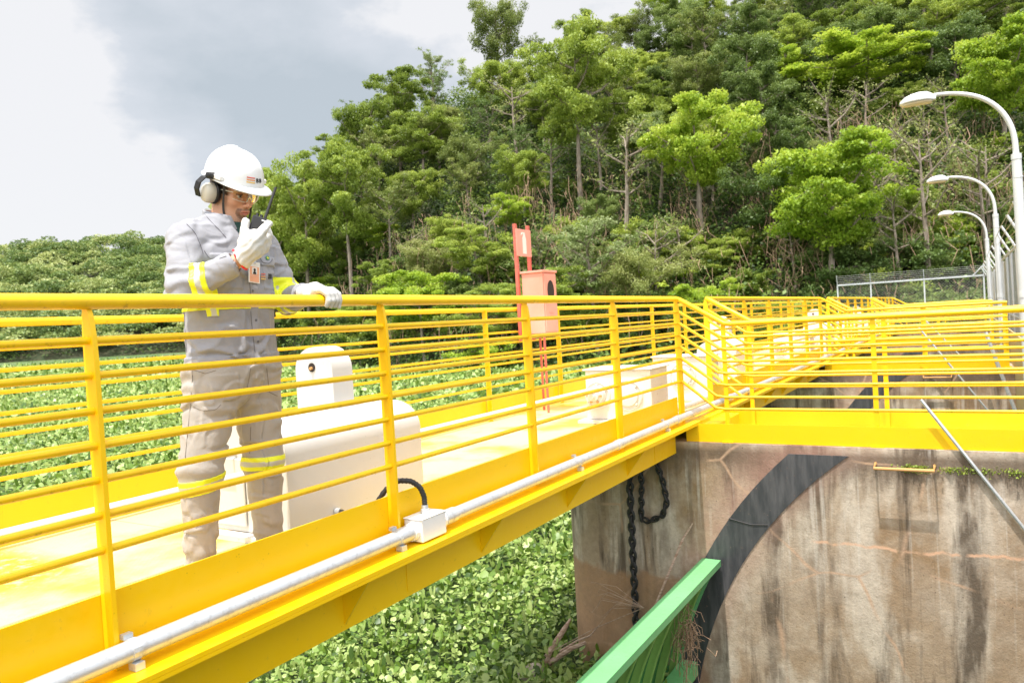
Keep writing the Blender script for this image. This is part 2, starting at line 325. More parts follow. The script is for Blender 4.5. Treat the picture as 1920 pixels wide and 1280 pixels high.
# ================================================================== the steel walkway, its railings and the piers
PER = 8.17; BAYS = range(4); YS, YE = -0.284, 6.93
BAY = ['nearest', 'second', 'third', 'farthest']
ZR = [1.138, 1.015, .905, .793, .683, .575, .463, .352]
def yo(k): return k*PER
def bridge_span(k):
    o = yo(k); y0, y1 = YS-.9+o, 6.86+o
    t = thing('bridge_span', f"{BAY[k]} span of the yellow steel walkway" + [', the one the worker stands on', ', just past the first concrete pier', ', beyond the second pier', ' before the chain link fence'][k], 'footbridge', (-3.3, y0, -.3), 'steel walkway spans between the piers')
    MB().box(-4.34, -2.405, y0+.005, y0+PER-.005, -.022, 0).build('deck', M['deck'], t)
    MB().box(-2.50, -2.20, y0+.005, y0+PER-.005, -.046, -.030).box(-2.215, -2.20, y0+.01, y0+PER-.01, -.062, -.047).build('flange', M['yellow'], t)
    ys = [y1-.02-1.1*i for i in range(8)]
    web = MB().box(-2.428, -2.416, YS+o+.3, y1, -.325, -.0465)
    for y in (ys[1]+.55, ys[4]+.4): web.box(-2.4155, -2.412, y, y+.012, -.3, -.06)
    web.build('girder_web', M['yellow'], t)
    MB().box(-4.30, -4.288, y0+.01, y1, -.325, -.024).build('girder_web', M['yellow'], t)
    for y in [1.28+o, 2.40+o, 3.5+o, 4.58+o, 5.66+o]:
        MB().prism([(-2.4155, -.0465), (-2.225, -.0465), (-2.4155, -.30)], 'Y', y, y+.010).build('gusset', M['yellow'], t)
    for y in [2.0+o, 4.4+o]:
        MB().box(-4.28, -2.43, y, y+.08, -.2, -.024).build('cross_beam', M['yellow'], t)
    return t
for k in BAYS: bridge_span(k)
def railing(k):
    o = yo(k); y0, y1 = YS+o, YE+o
    lab = [', the one the worker rests a hand on', ', starting right after the step down to the first pier', ' past the second gap in the walkway side', ' ending the row before the chain link fence'][k]
    t = thing('railing', f"{BAY[k]} yellow pipe railing{lab}", 'railing', (-2.36, y0, 0), 'yellow pipe railings bending down onto the piers')
    for i, z in enumerate(ZR):
        r = .0235 if i == 0 else .0125; d = .262
        e = .012*i
        pts = [(.58, y0, z-d), (-1.86-e, y0, z-d), (-1.92-e, y0, z-d+.006), (-2.33, y0, z-.012), (-2.36, y0+.03, z), (-2.36, y1-.03, z), (-2.33, y1, z-.012), (-1.92-e, y1, z-d+.006), (-1.86-e, y1, z-d), (.58, y1, z-d)]
        if i: pts = [(.58, y0, z-d), (-1.86-e, y0, z-d), (-1.95-e, y0, z-d+.012), (-2.345, y0, z), (-2.36, y0+.02, z), (-2.36, y1-.02, z), (-2.345, y1, z), (-1.95-e, y1, z-d+.012), (-1.86-e, y1, z-d), (.58, y1, z-d)]
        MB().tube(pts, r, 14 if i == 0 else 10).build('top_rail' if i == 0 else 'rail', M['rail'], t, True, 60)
    for y in [y0, y0+1.615-.0, 2.716+o, 4.07+o, 5.441+o, y1]:
        MB().prism([(-2.392, -.029), (-2.334, -.029), (-2.334, .95), (-2.338, 1.03), (-2.347, 1.09), (-2.362, 1.128), (-2.380, 1.128), (-2.388, 1.09), (-2.392, 1.03)], 'Y', y-.008, y+.008).build('post', M['yellow'], t)
    for y in (y0, y1):
        for x in (-1.93, -.68, .56):
            MB().box(x-.02, x+.02, y-.006, y+.006, -.205, z_post(x)).box(x-.05, x+.05, y-.04, y+.04, -.2185, -.2055).build('post', M['yellow'], t)
    MB().box(-2.400, -2.3935, y0+.02, y1-.02, -.0285, .205).build('toe_board', M['yellow'], t)
    for s, y in ((1, y0), (-1, y1)):
        MB().box(-2.32, .58, y-.03 if s < 0 else y+.024, y-.024 if s < 0 else y+.03, -.2155, -.045).build('toe_board', M['yellow'], t)
    return t
def z_post(x): return .876
for k in BAYS: railing(k)
# upstream railing: one continuous run
t = thing('railing', 'long straight yellow railing on the water side, behind the worker and machines', 'railing', (-4.25, 0, 0))
for i, z in enumerate([1.150]+ZR[1:]):
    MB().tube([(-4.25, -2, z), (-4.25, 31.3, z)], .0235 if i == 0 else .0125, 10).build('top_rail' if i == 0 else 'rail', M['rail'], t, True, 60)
for i in range(21):
    y = 6.468-1.6*5+1.6*i
    if y > 31.4: break
    MB().box(-4.272, -4.218, y-.007, y+.007, -.02, 1.14).build('post', M['yellow'], t)
MB().box(-4.288, -4.282, -2, 31.3, .0015, .225).build('toe_board', M['yellow'], t)
# conduit on the flange
t = thing('conduit_pipe', 'long galvanised conduit pipe clamped along the outer edge of the yellow walkway', 'pipe', (-2.3, 0, 0))
MB().tube([(-2.3, -2, .03), (-2.3, 2.78, .03)], .033, 16).build('pipe', M['galv'], t, True)
MB().tube([(-2.3, 2.96, .03), (-2.3, 31.2, .03)], .033, 16).build('pipe', M['galv'], t, True)
for y in [1.36, 2.66, 4.55, 6.3, 9.2, 12, 15, 18]:
    MB().tube([(-2.3, y-.014, .03), (-2.3, y+.014, .03)], .0365, 16).box(-2.338, -2.318, y-.016, y+.016, .062, .078).box(-2.30, -2.262, y-.016, y+.016, -.028, -.004).build('clamp', M['galv'], t)
for y in [2.70, 3.06, 5.25, 6.6, 8.4, 11]:
    MB().tube([(-2.3, y-.045, .03), (-2.3, y+.045, .03)], .0385, 16).build('coupling', M['galv'], t, True)
j = MB().box(-2.355, -2.245, 2.775, 2.965, -.022, .083, .004).build('junction_box', M['box_white'], t)
MB().box(-2.358, -2.242, 2.772, 2.968, .0835, .090, .002).tube([(-2.30, 2.745, .03), (-2.30, 2.7745, .03)], .043, 14).tube([(-2.30, 2.9655, .03), (-2.30, 3.0, .03)], .043, 14).build('lid', M['box_white'], j)
MB().lathe([(.020, 0), (.022, .01), (.022, .02), (.016, .022), (.016, .04)], (-2.31, 2.885, .0905)).build('gland', M['galv'], j, True)
pts = [(-2.31, 2.885, .13), (-2.31, 2.885, .17), (-2.32, 2.87, .22), (-2.35, 2.84, .255), (-2.40, 2.80, .262), (-2.45, 2.76, .22), (-2.50, 2.72, .13), (-2.58, 2.70, .085), (-2.68, 2.74, .085), (-2.77, 2.773, .086)]
from itertools import chain as _ch
P_ = np.array(pts); tt = np.linspace(0, len(pts)-1, 90); hp = np.stack([np.interp(tt, range(len(pts)), P_[:, i]) for i in range(3)], 1)
for _ in range(6): hp[1:-1] = (hp[:-2]+2*hp[1:-1]+hp[2:])/4
MB().tube(list(hp), [.0125 if i % 3 else .0145 for i in range(90)], 12).build('flexible_hose', M['rubber'], t, True, 50)
MB().tube([(-2.797, 2.773, .086), (-2.765, 2.773, .086)], .019, 12).build('gland', M['galv'], t, True)
t = MB().tube([(-2.50, 6.75, .06), (-2.50, 7.1, .06), (-2.47, 7.6, .05), (-2.47, 9.0, .05)], .030, 14).tube([(-2.5, 7.2, .058), (-2.49, 7.3, .057)], .038, 14).build('conduit_pipe', M['galv'], None, True)
tag(t, 'short grey pipe lying on the deck in the gap between the first two railings', 'pipe')
# ------------------------------------------------------------------ machinery
MW = M['white']
def motor_cover(label):
    t = thing('motor_cover', label, 'machine cover', (-3.08, 2.99, 0), 'white hoist machines on the walkway')
    x0, x1, y0, y1 = -3.36, -2.80, 2.47, 3.50; zt, zs = .575, .42; rr = zt-zs; prof = [(x0, .03), (x1, .03)]
    for i in range(9): a = i/8*math.pi/2; prof.append((x1-.2+.2*math.cos(a), zs+rr*math.sin(a)))
    for i in range(9): a = math.pi/2+i/8*math.pi/2; prof.append((x0+.2+.2*math.cos(a), zs+rr*math.sin(a)))
    MB().prism(prof, 'Y', y0, y1).build('cover', MW, t, True, 40)
    MB().box(x0-.05, x1+.0, y0-.07, y0-.004, .001, .028).build('base_plate', M['white_rust'], t)
    MB().tube([(-3.30, y0-.0, .42), (-3.30, y0-.06, .42), (-3.16, y0-.06, .42), (-3.16, y0, .42)], .008, 8).tube([(-3.2, y0-.004, .40), (-3.2, y0-.004, .12)], .006, 6).build('handle', MW, t, True)
    MB().box(-3.34, -3.10, y0-.016, y0-.003, .06, .40, .004).build('access_panel', MW, t)
    return t
def chain_guard(label):
    t = thing('pulley_guard', label, 'machine guard', (-3.17, 3.1, 0), 'white pulley guards standing behind the hoist machines')
    cx, w, zt = -3.185, .145, .925; prof = [(cx-w, .45), (cx+w, .45)]
    for i in range(17): a = i/16*math.pi; prof.append((cx+w*math.cos(a), zt-w*.9+w*.9*math.sin(a)))
    MB().prism(prof, 'Y', 3.05, 3.21).build('housing', MW, t, True, 40)
    MB().lathe([(.026, 0), (.026, .003)], (cx-.01, 3.0485, .81), (0, -1, 0), 18).build('axle_hole', M['dark'], t)
    MB().lathe([(.009, 0), (.009, .012)], (cx-.008, 3.045, .805), (0, -1, 0), 10).build('axle_bolt', M['ochre'], t)
    return t
def gearbox(y0, y1, ends, label):
    t = thing('gearbox', label, 'gearbox', (-2.83, (y0+y1)/2, 0), 'white gearboxes at the ends of the bays')
    x0, x1 = -3.155, -2.495
    MB().box(x0, x1, y0, y1, .035, .50, .006).build('housing', M['white_rust'], t)
    MB().box(x0-.02, x1+.02, y0-.02, y1+.02, .502, .516, .003).build('lid', M['white_rust'], t)
    MB().box(x0-.07, x1+.03, y0-.07, y1+.03, .004, .0335).build('base_plate', M['white_rust'], t)
    def disc(cx, cz, r, nb, hub):
        b = MB().lathe([(r, -.0), (r, .016), (r*.93, .022), (r*.9, .012), (r*.72, .012), (r*.70, .03), (r*.45, .034)], (cx, y0-.001, cz), (0, -1, 0), 30)
        p = b.build('round_cover', MW, t, True, 30)
        q = MB()
        for i in range(nb): a = 2*math.pi*(i+.5)/nb; q.lathe([(.012, 0), (.012, .014)], (cx+r*.8*math.cos(a), y0-.013, cz+r*.8*math.sin(a)), (0, -1, 0), 6)
        q.build('bolts', M['white_rust'], p)
        if hub:
            h = MB().lathe([(.085, .03), (.085, .075), (.05, .08), (.05, .12), (.03, .125), (.03, .17)], (cx, y0, cz), (0, -1, 0), 24).build('shaft_flange', MW, t, True, 30)
            q = MB()
            for i in range(6): a = 2*math.pi*i/6; q.lathe([(.011, 0), (.011, .03)], (cx+.066*math.cos(a), y0-.07, cz+.066*math.sin(a)), (0, -1, 0), 6)
            q.build('bolts', M['ochre'], h)
    if ends: disc(-3.03, .27, .13, 6, True); disc(-2.72, .27, .145, 4, False)
    else: disc(-2.80, .29, .15, 4, False)
    return t
def shaft(y0, y1, label):
    t = MB().tube([(-3.03, y0, .33), (-3.03, y1, .33)], .023, 14).build('drive_shaft', M['white'], None, True)
    return tag(t, label, 'drive shaft', 'drive shafts running between the machines')
mc = motor_cover('large round topped white machine cover right beside the worker')
cg = chain_guard('upright rounded white pulley guard with a bolt hole, rising behind the cover beside the worker')
g1 = gearbox(6.5, 6.95, True, 'rusty lidded white gearbox with two round covers, where the first railing bends down')
g2 = gearbox(8.32, 8.70, False, 'white gearbox just past the first pier, behind the bent railing')
s1 = shaft(-.5, 2.47, 'white drive shaft entering the machine cover from the left, behind the worker'); s2 = shaft(3.50, 6.38, 'white drive shaft between the big machine cover and the rusty gearbox')
for k, w in ((1, 'second'), (2, 'third'), (3, 'farthest')):
    d = (0, yo(k), 0)
    dup(mc, d, f'round topped white machine cover in the {w} bay of the walkway'); dup(cg, d, f'rounded white pulley guard in the {w} bay of the walkway')
    dup(g1, d, f'white gearbox at the far end of the {w} bay'); dup(s1, (0, yo(k)+.0, 0), f'drive shaft left of the machine cover in the {w} bay'); dup(s2, d, f'drive shaft right of the machine cover in the {w} bay')
    if k > 1: dup(g2, (0, yo(k-1), 0), f'white gearbox at the near end of the {w} bay')
# ------------------------------------------------------------------ extinguisher cabinet
t = thing('extinguisher_cabinet', 'faded red fire extinguisher cabinet on legs with a pictogram sign on two posts above', 'cabinet', (-4.05, 7.3, 0))
MB().box(-4.16, -3.90, 7.26, 7.56, .87, 1.53, .004).build('cabinet_body', M['salmon'], t)
MB().box(-4.175, -3.885, 7.245, 7.575, 1.5305, 1.555, .003).build('roof', M['salmon'], t)
d = MB().box(-3.8995, -3.888, 7.275, 7.545, .885, 1.515, .003).build('door', M['salmon'], t)
MB().lathe([(1, 0), (1, .0025)], (0, 0, 0), (1, 0, 0), 28).build('window', M['dark'], d)
w = d.children[0]; w.data.transform(Matrix.Diagonal((1, .075, .115, 1))); w.data.transform(Matrix.Translation((-3.8878, 7.41, 1.33)))
for z in (1.03, 1.06, 1.09): MB().box(-3.888, -3.882, 7.36, 7.46, z, z+.012).build('louvre', M['salmon'], d)
for x, y in ((-4.12, 7.53), (-3.94, 7.30)): MB().box(x-.010, x+.010, y-.010, y+.010, .001, .869).build('leg', M['redpost'], t)
for y in (7.22, 7.50): MB().box(-4.215, -4.18, y, y+.035, .80, 2.085).build('post', M['redpost'], t)
s = MB().box(-4.179, -4.173, 7.215, 7.54, 1.73, 2.03, .002).build('sign_plate', M['salmon'], t)
b = MB().prism([(7.345, 1.76), (7.425, 1.76), (7.425, 1.93), (7.41, 1.955), (7.41, 1.975), (7.36, 1.975), (7.36, 1.955), (7.345, 1.93)], 'X', -4.1725, -4.170)
b.prism([(7.365, 1.977), (7.405, 1.977), (7.40, 1.995), (7.34, 1.998), (7.315, 1.965), (7.322, 1.958), (7.345, 1.985)], 'X', -4.1725, -4.170)
b.build('pictogram', M['signwhite'], s)
t.location.y -= .14
# ------------------------------------------------------------------ concrete piers
CX, CZ = 1.28, -3.23
def pier(k):
    o = yo(k)
    t = thing('concrete_pier', f"{BAY[k]} " + ['stained concrete pier with a rounded nose, a hanging chain and a black curved strip', 'stained concrete pier, seen through the first pier railing', 'concrete pier, mostly hidden behind railings', 'concrete pier at the end of the walkway'][k], 'pier', (-1.5, 7.39+o, -4), 'concrete piers under the walkway')
    prof = [(.95, 6.88+o)]+[(-3.28+.51*math.cos(a), 7.39+o+.51*math.sin(a)) for a in [-math.pi/2-math.pi*i/24 for i in range(25)]]+[(.95, 7.90+o)]
    MB().prism(prof, 'Z', -5, -.22).build('pier_body', M['concrete'], t, True, 30)
    b = MB(); n = 28
    vs = []; fs = []
    for i in range(n+1):
        for r in (3.66, 3.97):
            a0 = math.pi-math.asin((-.295-CZ)/r); a = a0+(math.radians(196)-a0)*i/n
            x, z = CX+r*math.cos(a), CZ+r*math.sin(a)
            for y in (6.8785+o, 6.872+o): vs.append((x, y, z))
    for i in range(n):
        q = i*4; fs += [(q+1, q+3, q+7, q+5), (q, q+1, q+5, q+4), (q+2, q+6, q+7, q+3)]
    fs += [(0, 2, 3, 1)]
    st_ = b.add(vs, fs).build('seal_strip', M['seal'], t)
    MB().tube([(-1.95, 6.871+o, -.915), (-1.75, 6.871+o, -.955), (-1.60, 6.871+o, -.945)], .006, 5).build('joint', M['rubber'], st_)
    MB().tube([(-.70, 6.879+o, -.345), (-.70, 6.74+o, -.362), (-.27, 6.74+o, -.362), (-.27, 6.879+o, -.345)], .011, 8).build('rung', M['ochre'], t)
    MB().box(-2.33, -2.05, 7.0+o, 7.8+o, -.2185, -.06, .006).build('step', M['yellow'], t)
    return t
for k in BAYS: pier(k)
# chain hanging over the pier nose
b = MB(); rngc = random.Random(3)
def links(path, size, y):
    P = np.array(path, float); seg = np.linalg.norm(np.diff(P, axis=0), axis=1); L = seg.sum(); n = int(L/size); cs = np.concatenate([[0], np.cumsum(seg)])
    for i in range(n):
        s_ = (i+.5)*L/n; x = np.interp(s_, cs, P[:, 0]); z = np.interp(s_, cs, P[:, 1]); x2 = np.interp(min(L, s_+.01), cs, P[:, 0]); z2 = np.interp(min(L, s_+.01), cs, P[:, 1])
        a = math.atan2(z2-z, x2-x)+rngc.uniform(-.25, .25); u = np.array([math.cos(a), 0, math.sin(a)]); w = np.array([0, 1., 0]) if i % 2 else np.array([-math.sin(a), 0, math.cos(a)])
        ring = [np.array([x, y, z])+u*size*.78*math.cos(q)+w*size*.42*math.sin(q) for q in np.linspace(0, 2*math.pi, 11)]
        b.tube(ring, size*.23, 5, False)
links([(-2.89, -.25), (-2.90, -1.2), (-2.91, -2.25)], .066, 6.83); links([(-2.77, -.25), (-2.78, -.7), (-2.80, -.98), (-2.72, -1.01), (-2.58, -.93), (-2.53, -.80), (-2.56, -.6), (-2.64, -.36), (-2.68, -.28)], .052, 6.845)
tag(b.build('chain', M['rubber'], None, True, 60), 'black chain hanging down the pier nose with a second slack loop beside it', 'chain')
# rods leaning across the bays
def rod(p0, p1, r, label):
    t = MB().tube([p0, p1], r, 8).build('steel_rod', M['galv'], None, True); tag(t, label, 'rod', 'steel rods slanting across the bays')
rod((-.346, 6.862, .19), (1.0, 6.845, -1.83), .013, 'thin grey steel rod slanting down in front of the first pier wall')
rod((-.75, 14.85, .55), (1.1, 14.75, -2.2), .016, 'thin grey rod slanting across the second bay')
rod((.25, 14.7, .40), (.75, 14.6, -1.4), .030, 'thicker pale grey pipe at the right end of the second bay')
rod((-1.0, 22.9, .5), (.9, 22.8, -1.9), .018, 'thin grey rod slanting across the third bay')
# gate
def gate(k):
    o = yo(k); y0, y1 = YS+.03+o, 6.84+o
    t = thing('radial_gate', ['green curved spillway gate with vertical ribs below the first walkway span', 'green spillway gate in the second bay behind the railings'][k], 'gate', (-2.1, 3+o, -3), 'green spillway gates')
    def arc(r, z): return CX-.05-math.sqrt(r*r-(z-CZ)**2)
    zt = -1.32; zs = np.linspace(zt, -3.6, 16)
    out = [(arc(3.90, z), z) for z in zs]; inn = [(arc(3.885, z), z) for z in zs]
    MB().prism(out+inn[::-1], 'Y', y0, y1).build('skin_plate', M['green_dark'], t)
    xa = arc(3.90, zt)
    MB().box(xa-.04, xa+.135, y0, y1, zt+.001, zt+.016).box(xa+.125, xa+.135, y0, y1, zt-.04, zt).build('top_flange', M['green'], t)
    for i in range(18):
        y = y1-.10-i*.40
        if y < y0+.1: break
        zz = np.linspace(zt-.003, -3.6, 16); wd = .055
        MB().prism([(arc(3.884, z), z) for z in zz]+[(arc(3.884-wd, z), z) for z in zz[::-1]], 'Y', y-.005, y+.005).prism([(arc(3.884-wd, z), z) for z in zz]+[(arc(3.872-wd, z), z) for z in zz[::-1]], 'Y', y-.024, y+.024).build('rib', M['green_rib'], t)
    MB().box(-2.46, -2.30, y0, y1-.02, -2.32, -2.30).box(-2.31, -2.30, y0, y1-.02, -2.42, -2.321).build('cross_beam', M['green'], t)
    MB().prism([(arc(3.90, z)-.002, z) for z in zs]+[(arc(3.80, z), z) for z in zs[::-1]], 'Y', y1+.004, y1+.016).build('side_seal', M['green'], t)
for k in (0, 1): gate(k)
# downstream wall, slats
t = MB(); 
for i in range(220):
    y = 8.1+i*.15; t.box(.645, .665+.012*(i % 2), y, y+.146, -1.2, .36)
tag(t.build('slat_screen', M['slat'], None), 'ochre vertical slat screen closing the bays below the lamp posts', 'screen')
tag(MB().box(.97, 1.35, 5, 42, -5, -.02).build('downstream_wall', M['concrete'], None), 'concrete wall under the fence and lamp posts on the right', 'wall')
# ------------------------------------------------------------------ lamps
def lamp(y, label):
    t = thing('street_lamp', label, 'street lamp', (.62, y, -.2), 'curved arm street lamps along the right side')
    MB().tube([(.66, y, -.2), (.64, y, 1.2), (.62, y, 2.8)], [.062, .06, .055], 16).build('pole', M['grey_post'], t, True)
    for a, b, r_ in (((.643, y, .95), (.643, y, 1.02), .066), ((.62, y, 2.74), (.62, y, 2.81), .060), ((.628, y, 2.5), (.627, y, 2.515), .06)): MB().tube([a, b], r_, 16).build('collar', M['grey_post'], t, True)
    pts = [(.62, 2.78), (.615, 3.0), (.58, 3.19), (.49, 3.39), (.36, 3.54), (.20, 3.65), (0, 3.72), (-.18, 3.745), (-.27, 3.75)]
    p = np.array(pts); tt = np.linspace(0, 8, 40); q = np.stack([np.interp(tt, range(9), p[:, i]) for i in range(2)], 1)
    for _ in range(8): q[1:-1] = (q[:-2]+2*q[1:-1]+q[2:])/4
    MB().tube([(a, y, b) for a, b in q], [.036-.010*i/39 for i in range(40)], 12).build('arm', M['grey_post'], t, True)
    h = MB(); n = 20; vs = []; fs = []      # head: flat-bottomed dome drawn out along the arm
    sec = [(-.69, .012, .012), (-.675, .05, .03), (-.62, .09, .065), (-.54, .115, .088), (-.45, .12, .098), (-.36, .105, .092), (-.31, .075, .072), (-.285, .045, .055), (-.25, .03, .045)]
    for x, w, hh in sec:
        for i in range(n): a = 2*math.pi*i/n; vs.append((x, y+w*math.cos(a), 3.70+(hh*1.3*math.sin(a) if math.sin(a) > 0 else .018*math.sin(a))))
    for i in range(len(sec)-1):
        for j in range(n): fs.append((i*n+j, i*n+(j+1) % n, (i+1)*n+(j+1) % n, (i+1)*n+j))
    fs += [list(range(n))[::-1], [(len(sec)-1)*n+j for j in range(n)]]
    hd = h.add(vs, fs).build('lamp_head', M['lamp'], t, True, 60)
    g = MB(); vs = []
    for x, w, hh in sec[1:7]:
        for i in range(9): a = math.pi+math.pi*i/8; vs.append((x+.01, y+w*.85*math.cos(a), 3.684+.035*math.sin(a)*(1 if w > .06 else .6)))
    fs = [(i*9+j, i*9+j+1, i*9+j+10, i*9+j+9) for i in range(5) for j in range(8)]
    g.add(vs, fs).build('lens', M['lampglass'], hd, True)
    return t
lamp(11.8, 'nearest and tallest looking street lamp with a curved arm, at the right edge'); lamp(19.94, 'middle one of the three curved arm street lamps'); lamp(28.08, 'smallest looking, farthest street lamp with a curved arm')
# ------------------------------------------------------------------ chain link fences
def lattice(b, P0, U, V, w, h, pitch, r):      # diagonal wires over a w x h panel
    P0, U, V = map(lambda a: np.array(a, float), (P0, U, V)); n = int((w+h)/pitch)
    for s in (1, -1):
        for i in range(n+1):
            c = i*pitch
            a0, a1 = (max(0, c-w), min(h, c))
            if a1-a0 < .01: continue
            p = [((c-v) if s > 0 else (w-(c-v)), v) for v in (a0, a1)]
            b.tube([P0+U*x+V*z for x, z in p], r, 3, False)
t = thing('chain_link_fence', 'chain link fence with barbed wire across the end of the dam, below the trees', 'fence', (-2.5, 41, 0))
xs = [-5.54, -4.02, -1.70, .72]
for x in xs:
    MB().tube([(x, 41, -.5), (x, 41, 1.97)], .035, 8).tube([(x, 41, 1.97), (x+.0, 40.8, 2.45)], .02, 6).build('post', M['grey_post'], t, True)
MB().tube([(-5.54, 41, 1.97), (.72, 41, 1.97)], .045, 8).tube([(-5.5, 41.0, 1.99), (-5.2, 41, 1.95)], .03, 6).build('top_rail', M['grey_post'], t, True)
MB().tube([(.72, 40.96, 2.45), (.3, 40.96, 2.0)], .03, 6).build('brace', M['grey_post'], t)
b = MB()
for i in range(5): b.tube([(-5.54, 41-.04*i, 2.06+.09*i), (.72, 41-.04*i, 2.06+.09*i)], .007, 4)
b.build('barbed_wire', M['wire'], t)
b = MB(); lattice(b, (-5.5, 41.01, -.3), (1, 0, 0), (0, 0, 1), 6.2, 2.2, .13, .004); b.build('wire_mesh', M['wire'], t)
t = thing('chain_link_fence', 'tall chain link fence with leaning barbed wire arms along the right edge', 'fence', (.85, 25, 0))
yp = [12.5, 14.5, 16.7, 18.7, 20.6, 22.9, 25.2, 27.5, 29.8, 32.1, 34.4, 36.7, 39]
for y in yp:
    MB().tube([(.86, y, -.02), (.82, y, 1.86)], .030, 8).tube([(.82, y, 1.85), (.60, y, 2.28)], .022, 6).build('post', M['grey_post'], t, True)
MB().tube([(.82, 12, 1.86), (.80, 41, 1.95)], .028, 8).tube([(.86, 12, .55), (.86, 41, .55)], .025, 6).build('top_rail', M['grey_post'], t, True)
b = MB()
for i in range(4): f_ = .15+.28*i; b.tube([(.82-.22*f_, y, 1.86+.42*f_+.02*math.sin(y*2)) for y in yp], .007, 4)
b.build('barbed_wire', M['galv'], t)
b = MB(); lattice(b, (.845, 12, 0), (0, 1, 0), (0, 0, 1), 29, 1.84, .085, .004); b.build('wire_mesh', M['galv'], t)
# ================================================================== terrain, water, plants, trees
U_ = [-400, 380, 450, 480, 520, 560, 650, 730, 880, 1030, 1210, 1400, 1600, 1900, 2300]
D0 = [300, 300, 190, 97, 92, 88, 78, 70, 60, 58, 55, 51, 48, 46, 46]
DC = [460, 460, 300, 135, 112, 106, 112, 118, 112, 110, 105, 100, 98, 95, 95]
HC = [61, 58, 38, 10, 15, 18, 22, 31, 34, 35, 36.5, 39, 42, 44, 44]
def terr(u, d):
    d0 = np.interp(u, U_, D0); dc = np.interp(u, U_, DC); hc = np.interp(u, U_, HC)
    t = (d-d0)/(dc-d0); w = .9*np.sin(u*.031+d*.11)+.7*np.sin(d*.23-u*.017)
    z = -3.0+(hc+3.0)*np.clip(t, -.2, 1)+np.clip(t, 0, 1)*w
    return z-np.clip(t-1, 0, 9)*5
def gp(u, d): x, y = bearing(u, d); return x, y
uu = np.concatenate([np.linspace(-400, 400, 26), np.linspace(420, 2300, 76)]); tt = np.linspace(-.1, 1.6, 34)
V = []; 
for u in uu:
    d0 = np.interp(u, U_, D0); dc = np.interp(u, U_, DC)
    for a in tt:
        d = d0+(dc-d0)*a; x, y = gp(u, d); V.append((x, y, float(terr(u, d))))
n = len(tt); Q = [(i*n+j, i*n+j+1, (i+1)*n+j+1, (i+1)*n+j) for i in range(len(uu)-1) for j in range(n-1)]
tag(npmesh('hill', V, Q, M['hill']), kind='structure')
tag(MB().add([(-3000, -600, -2.95), (2500, -600, -2.95), (2500, 4000, -2.95), (-3000, 4000, -2.95)], [(0, 1, 2, 3)]).build('water', M['water']), kind='structure')
tag(MB().box(1.351, 40, -5, 43.5, -3.2, -.03).build('ground', M['hill']), kind='structure')
# floating plants
t = NT('plant_mat'); c = t.co('World'); n1 = t.noise(c, 1.1, 8, .75); n2 = t.noise(c, .05, 4, .6); n3 = t.noise(c, 7, 6, .8)
b_ = t.mix(t.ramp(n3, .42, .6), (.016, .035, .006), (.10, .20, .028)); b_ = t.mix(t.ramp(n1, .55, .72), b_, (.16, .27, .05))
b_ = t.mix(t.math('MULTIPLY', t.ramp(n2, .54, .6), .55), b_, (.20, .23, .10)); t.bump(n3, 1, .15); t.fin(b_, .6); M['mat'] = t.m
tag(MB().add([(-400, -30, -2.62), (.9, -30, -2.62), (.9, 6, -2.62), (8, 60, -2.62), (-60, 420, -2.62), (-400, 260, -2.62)], [(0, 1, 2, 3, 4, 5)]).build('plant_carpet', M['mat']), 'green carpet of floating water plants reaching to the far shore', 'water plants', kind='stuff')
def leaf_cards(P, size, up=.5, aspect=1.0, rng=rng):
    n = len(P); nr = rng.normal(size=(n, 3)); nr[:, 2] = np.abs(nr[:, 2])+up; nr /= np.linalg.norm(nr, axis=1)[:, None]
    a = rng.normal(size=(n, 3)); u = np.cross(nr, a); u /= np.linalg.norm(u, axis=1)[:, None]+1e-9; w = np.cross(nr, u)
    s = (size*rng.uniform(.6, 1.35, n))[:, None]
    V = np.stack([P-u*s*.5, P-w*s*.33*aspect+nr*s*.05, P+u*s*.5, P+w*s*.33*aspect+nr*s*.05], 1).reshape(-1, 3)
    return V, np.arange(n*4).reshape(n, 4)
